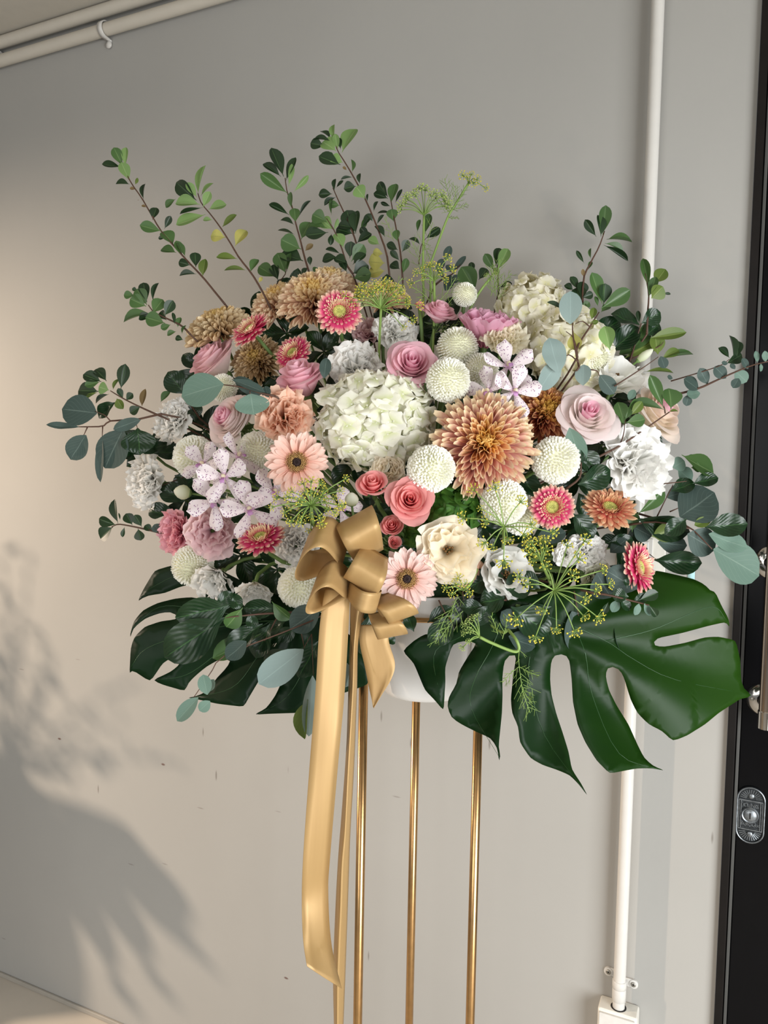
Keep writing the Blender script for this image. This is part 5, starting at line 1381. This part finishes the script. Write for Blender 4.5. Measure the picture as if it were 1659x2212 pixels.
fennel('small yellow fennel umbel left of the rear pink rose', (938, 607), [(935, 760, 0), (938, 680, 0), (938, 607, 0)],
       [(915, 585), (925, 576), (935, 574), (945, 580), (955, 590), (960, 605), (918, 600), (975, 583), (965, 560), (900, 590), (890, 612)], 1.40, 10, True,
       [(935, 690, 980, 640, 8), (940, 660, 985, 600, 8), (935, 720, 990, 700, 9), (930, 650, 890, 620, 7), (935, 640, 915, 560, 8)], 4)
fennel('wispy fennel fronds beside the top right hydrangea', (1060, 600), [(990, 720, 0), (1030, 640, 0), (1060, 600, 0)],
       [(1050, 596, .6), (1068, 592, .6)], 1.44, 8, False, [(1060, 640, 1080, 560, 12), (1065, 630, 1105, 590, 10), (1070, 640, 1060, 575, 10), (1075, 650, 1095, 610, 9)], 5)
fennel('yellow fennel umbel under the peach gerbera', (672, 1092), [(690, 1170, 0.04), (676, 1125, 0.0), (672, 1092, 0)],
       fan(672, 1092, 56, 0, 360, 17, 6, 0.85, 0.35)+fan(672, 1090, 34, 15, 340, 10, 7, 0.9, 0.3)+[(735, 1060), (745, 1035), (600, 1075), (590, 1095), (720, 1105)], 1.13, 11, True, [(672, 1100, 640, 1130, 7), (675, 1090, 700, 1060, 8)], 6)
fennel('fennel umbel in front of the pompom by the pink mini gerbera', (1089, 1138), [(1085, 1190, 0.16), (1088, 1165, 0.05), (1089, 1138, 0)],
       [(1024, 1059), (1070, 1056, 1.1), (1124, 1085), (1054, 1127), (1003, 1119), (1146, 1132), (1048, 1172), (1096, 1162), (1130, 1154), (1088, 1210, 1.2), (1192, 1150), (1040, 1100, .6), (1065, 1180, .8)], 1.12, 16, True, None, 7)
fennel('dense yellow fennel head between the two large umbels', (1170, 1215), [(1190, 1262, 0.14), (1183, 1245, 0.03), (1170, 1215, 0)],
       fan(1163, 1187, 22, 0, 330, 9, 8, 1.0, 0.4), 1.13, 15, True, None, 8)
fennel('largest fennel umbel lying over the dark leaves at the lower right', (1197, 1275), [(1190, 1240, 0.16), (1195, 1262, 0.04), (1197, 1275, 0)],
       [(1122, 1246), (1116, 1335, 1.15), (1172, 1315), (1202, 1357), (1240, 1362), (1157, 1375, 1.1), (1290, 1332, 1.1), (1262, 1292), (1300, 1232), (1250, 1208), (1235, 1245), (1140, 1262, .9), (1225, 1180), (1262, 1170), (1285, 1275, 1.1), (1315, 1262, .9), (1180, 1225, .8), (1260, 1330, .8)], 1.11, 15, True, None, 9)
fennel('fennel sprig hanging below the cream bloom', (1000, 1275), [(1030, 1230, 0.03), (1015, 1262, 0.01), (1000, 1275, 0)],
       [(965, 1270), (978, 1283), (985, 1262), (1005, 1262), (1012, 1280), (990, 1250)], 1.15, 11, True, [(990, 1285, 975, 1330, 8), (985, 1300, 940, 1390, 12), (1000, 1320, 950, 1380, 10)], 10)
fennel('young green fennel shoot bent over the large leaf', (1036, 1376), [(1098, 1360, 0.02), (1115, 1382, 0), (1121, 1402, 0), (1108, 1407, 0), (1060, 1388, 0), (1036, 1376, 0)],
       [(1005, 1352), (1012, 1343), (1022, 1336), (1003, 1368), (1015, 1362), (1030, 1332), (1000, 1398), (1012, 1385)], 1.13, 8, False, [(1121, 1440, 1085, 1475, 8), (1121, 1440, 1165, 1460, 9), (1122, 1445, 1145, 1540, 14), (1122, 1400, 1122, 1445, 2), (1125, 1480, 1150, 1520, 7), (1085, 1380, 1095, 1330, 8), (1075, 1370, 1060, 1330, 8)], 11)
# ---------------------------------------------------------------- golden bow
bw = empty('ribbon_bow', Matrix.Translation(V(770, 1240, 1.15)))
tag(bw, 'golden satin ribbon bow with long hanging tails on the front of the arrangement', 'bow')
def strip_part(name, edges, thick=0.0006):
    """ribbon surface through a list of edge polylines (each a list of world points, same count)"""
    m = MB(); n = len(edges[0])
    for e in edges:
        for k, p in enumerate(e):
            m.v.append(Vector(p)); m.uv.append((edges.index(e)/(len(edges)-1), k/(n-1)))
    for j in range(len(edges)-1):
        for k in range(n-1):
            a = j*n+k
            m.f.append((a, a+1, a+n+1, a+n))
    o = part(name, m.mesh(name, M_SATIN), bw, None, None, True)
    so = o.modifiers.new('thick', 'SOLIDIFY'); so.thickness = thick; so.offset = 0
    return o
def loop_part(K, T, w, bulge, dk, dt, wd=0.0, pinch=0.55, flip=1, n=36):
    """closed ribbon loop from the knot K to its far end T (crop pixels); w = width vector (crop px, depth)"""
    k = V(*ZH(*K), dk); t = V(*ZH(*T), dt)
    px = 1.0/ZH.s*dk/FPX
    wv = RIGHT*(w[0]*px)-UP*(w[1]*px)+BACK*wd
    u = t-k
    nn = u.cross(wv).normalized()
    if nn.dot(BACK) < 0: nn = -nn
    c = []; e = [[] for _ in range(7)]
    for i in range(n+1):
        a = math.pi*i/n
        p = k+u*(math.sin(a)**0.85)+nn*(flip*bulge*math.sin(2*a)*(0.85+0.15*math.cos(a)))
        ws = pinch+(1-pinch)*math.sin(a)**0.7
        for j in range(7):
            e[j].append(p+wv*(ws*(j/6-0.5)))
    strip_part('loop', e)
DB = 1.135
loop_part((735, 380), (612, 62), (285, -160), 0.034, DB+0.02, DB-0.005, 0.0, 0.75)
loop_part((545, 340), (200, 330), (60, -225), 0.046, DB+0.02, DB-0.01, -0.050, 0.95)
loop_part((780, 330), (665, 600), (255, 150), 0.026, DB+0.01, DB-0.03, 0.0, 0.75)
loop_part((575, 610), (275, 640), (55, -190), 0.038, DB+0.01, DB-0.02, -0.042, 0.95)
loop_part((560, 640), (785, 745), (-45, 165), 0.022, DB, DB-0.025, -0.006, 0.7)
loop_part((800, 690), (1000, 860), (235, -85), 0.022, DB+0.015, DB-0.01, 0.0, 0.6)
loop_part((790, 820), (915, 1005), (238, -45), 0.022, DB+0.03, DB+0.01, 0.0, 0.6)
# knot band
def kn(u, v):
    a = v*2*math.pi
    c = V(*ZH(650, 560), DB+0.005)
    return c+RIGHT*(0.010*math.cos(a)+0.001*u)-UP*0.0+UP*(0.028*u)+BACK*(0.010*math.sin(a))
part('knot', MB().grid(6, 20, kn).mesh('knot', M_SATIN), bw, None, None, True)
def tail(edges, ds, n=50, name='tail', wave=0.0):
    E = []
    for pts, dlist in zip(edges, ds):
        P = crom([(p[0], p[1], d) for p, d in zip(pts, dlist)], n)
        E.append([V(p.x, p.y, p.z) for p in P])
    # add intermediate edges for a slight cross curve
    out = []
    for j in range(len(E)-1):
        for s in range(4):
            t = s/4
            out.append([a.lerp(b, t)+BACK*(wave*math.sin(math.pi*t)) for a, b in zip(E[j], E[j+1])])
    out.append(E[-1])
    return strip_part(name, out)
tail([[(703, 1270), (697, 1303), (689, 1370), (681, 1500), (669, 1650), (655, 1850), (652, 1950), (655, 2030), (663, 2087)],
      [(757, 1275), (755, 1312), (752, 1370), (744, 1500), (733, 1620), (713, 1850), (709, 1930), (716, 2040), (738, 2135)]],
     [[1.14, 1.13, 1.13, 1.135, 1.14, 1.14, 1.15, 1.13, 1.11], [1.14, 1.14, 1.145, 1.15, 1.15, 1.17, 1.175, 1.165, 1.15]], wave=0.0012)
tail([[(757, 1290), (756, 1380), (753, 1480), (748, 1620), (738, 1760), (731, 1850), (725, 1960), (720, 2100), (722, 2230)],
      [(777, 1290), (765, 1390), (762, 1480), (752, 1650), (745, 1790), (738, 1870), (735, 1960), (729, 2100), (728, 2230)],
      [(790, 1295), (774, 1385), (771, 1490), (765, 1650), (757, 1790), (754, 1870), (751, 1960), (746, 2100), (741, 2230)]],
     [[1.20]*9, [1.165]*9, [1.185]*9], wave=0.001)
tail([[(776, 1350), (777, 1390), (788, 1440), (796, 1480), (803, 1512), (806, 1528)],
      [(842, 1350), (840, 1385), (853, 1432), (846, 1465), (825, 1500), (807, 1530)]],
     [[1.19, 1.19, 1.19, 1.19, 1.185, 1.18], [1.19, 1.19, 1.185, 1.18, 1.18, 1.18]], wave=-0.003)

# ---------------------------------------------------------------- neighbouring plant, left of the frame, whose shadow falls on the wall
sp_pos = Vector((-3.06, -0.86, 0))
LQ = Vector(spo.location)
def shadow_src(px, py, y=-0.86):
    w_ = W(px, py); t = (y-LQ.y)/(0-LQ.y)
    return LQ+(w_-LQ)*t
vz = empty('vase_stand', Matrix.Translation(sp_pos))
tag(vz, 'slim pedestal with a vase of leafy branches standing to the left, outside the picture', 'vase')
M_STONE = plain_mat('stoneware', '8d7f70', 0.6, noise_amt=0.1)
top = shadow_src(20, 1680)
part('pedestal', MB().lathe([(0.001, 0), (0.16, 0), (0.16, 0.02), (0.05, 0.05), (0.045, 0.96), (0.15, 0.98), (0.15, 1.0), (0.001, 1.0)], 32).mesh('pedestal', M_STONE), vz)
part('vase', MB().lathe([(0.001, 1.0), (0.07, 1.0), (0.10, 1.08), (0.10, 1.22), (0.07, top.z-0.06), (0.075, top.z-0.02), (0.06, top.z-0.03), (0.001, top.z-0.05)], 32).mesh('vase', M_STONE), vz)
br = random.Random(5)
ends = [(10, 1190), (62, 1225), (-30, 1230), (-80, 1300), (100, 1390), (120, 1430), (45, 1330), (20, 1290), (285, 1470), (255, 1560), (375, 1645), (230, 1640), (75, 1500), (-20, 1400), (150, 1690), (-120, 1450)]
for k, (ex, ey) in enumerate(ends):
    e = shadow_src(ex, ey, -0.86+br.uniform(-.05, .05))
    mid = top.lerp(e, 0.5)+Vector((0, 0, 0.02 if ex > 130 else -0.01))
    pts = crom([top+Vector((0, 0, -0.12)), top, mid, e], 12)
    part('branch', MB().tube(pts, [0.0022-0.0001*i for i in range(13)], 6).mesh('branch', M_TWIG), vz, None, None, True)
    L = (e-top).length
    for i in range(13):
        t = 4+8*i/12; a = int(min(t, 11)); q = pts[a].lerp(pts[a+1], t-a)
        o = Vector((br.uniform(-1, 1), br.uniform(-.4, .4), br.uniform(-.6, 1))).normalized()
        part('leaf', LM[i % 4], vz, leaf_matrix(q, q+(o+(e-top).normalized()*0.8).normalized()*br.uniform(.018, .034), 0.55, Vector((0.4, -1, .2)), 0), LEAF['o'], True)
for (bx, by, tx, ty, w) in ((60, 1690, 520, 2090, .22), (20, 1720, 330, 2200, .26), (-40, 1700, 60, 2250, .5), (40, 1700, 420, 2180, .22)):
    part('broad_leaf', LG[0], vz, leaf_matrix(shadow_src(bx, by), shadow_src(tx, ty), w, Vector((0.75, -1, .5)), 0), LEAF['k'], True)
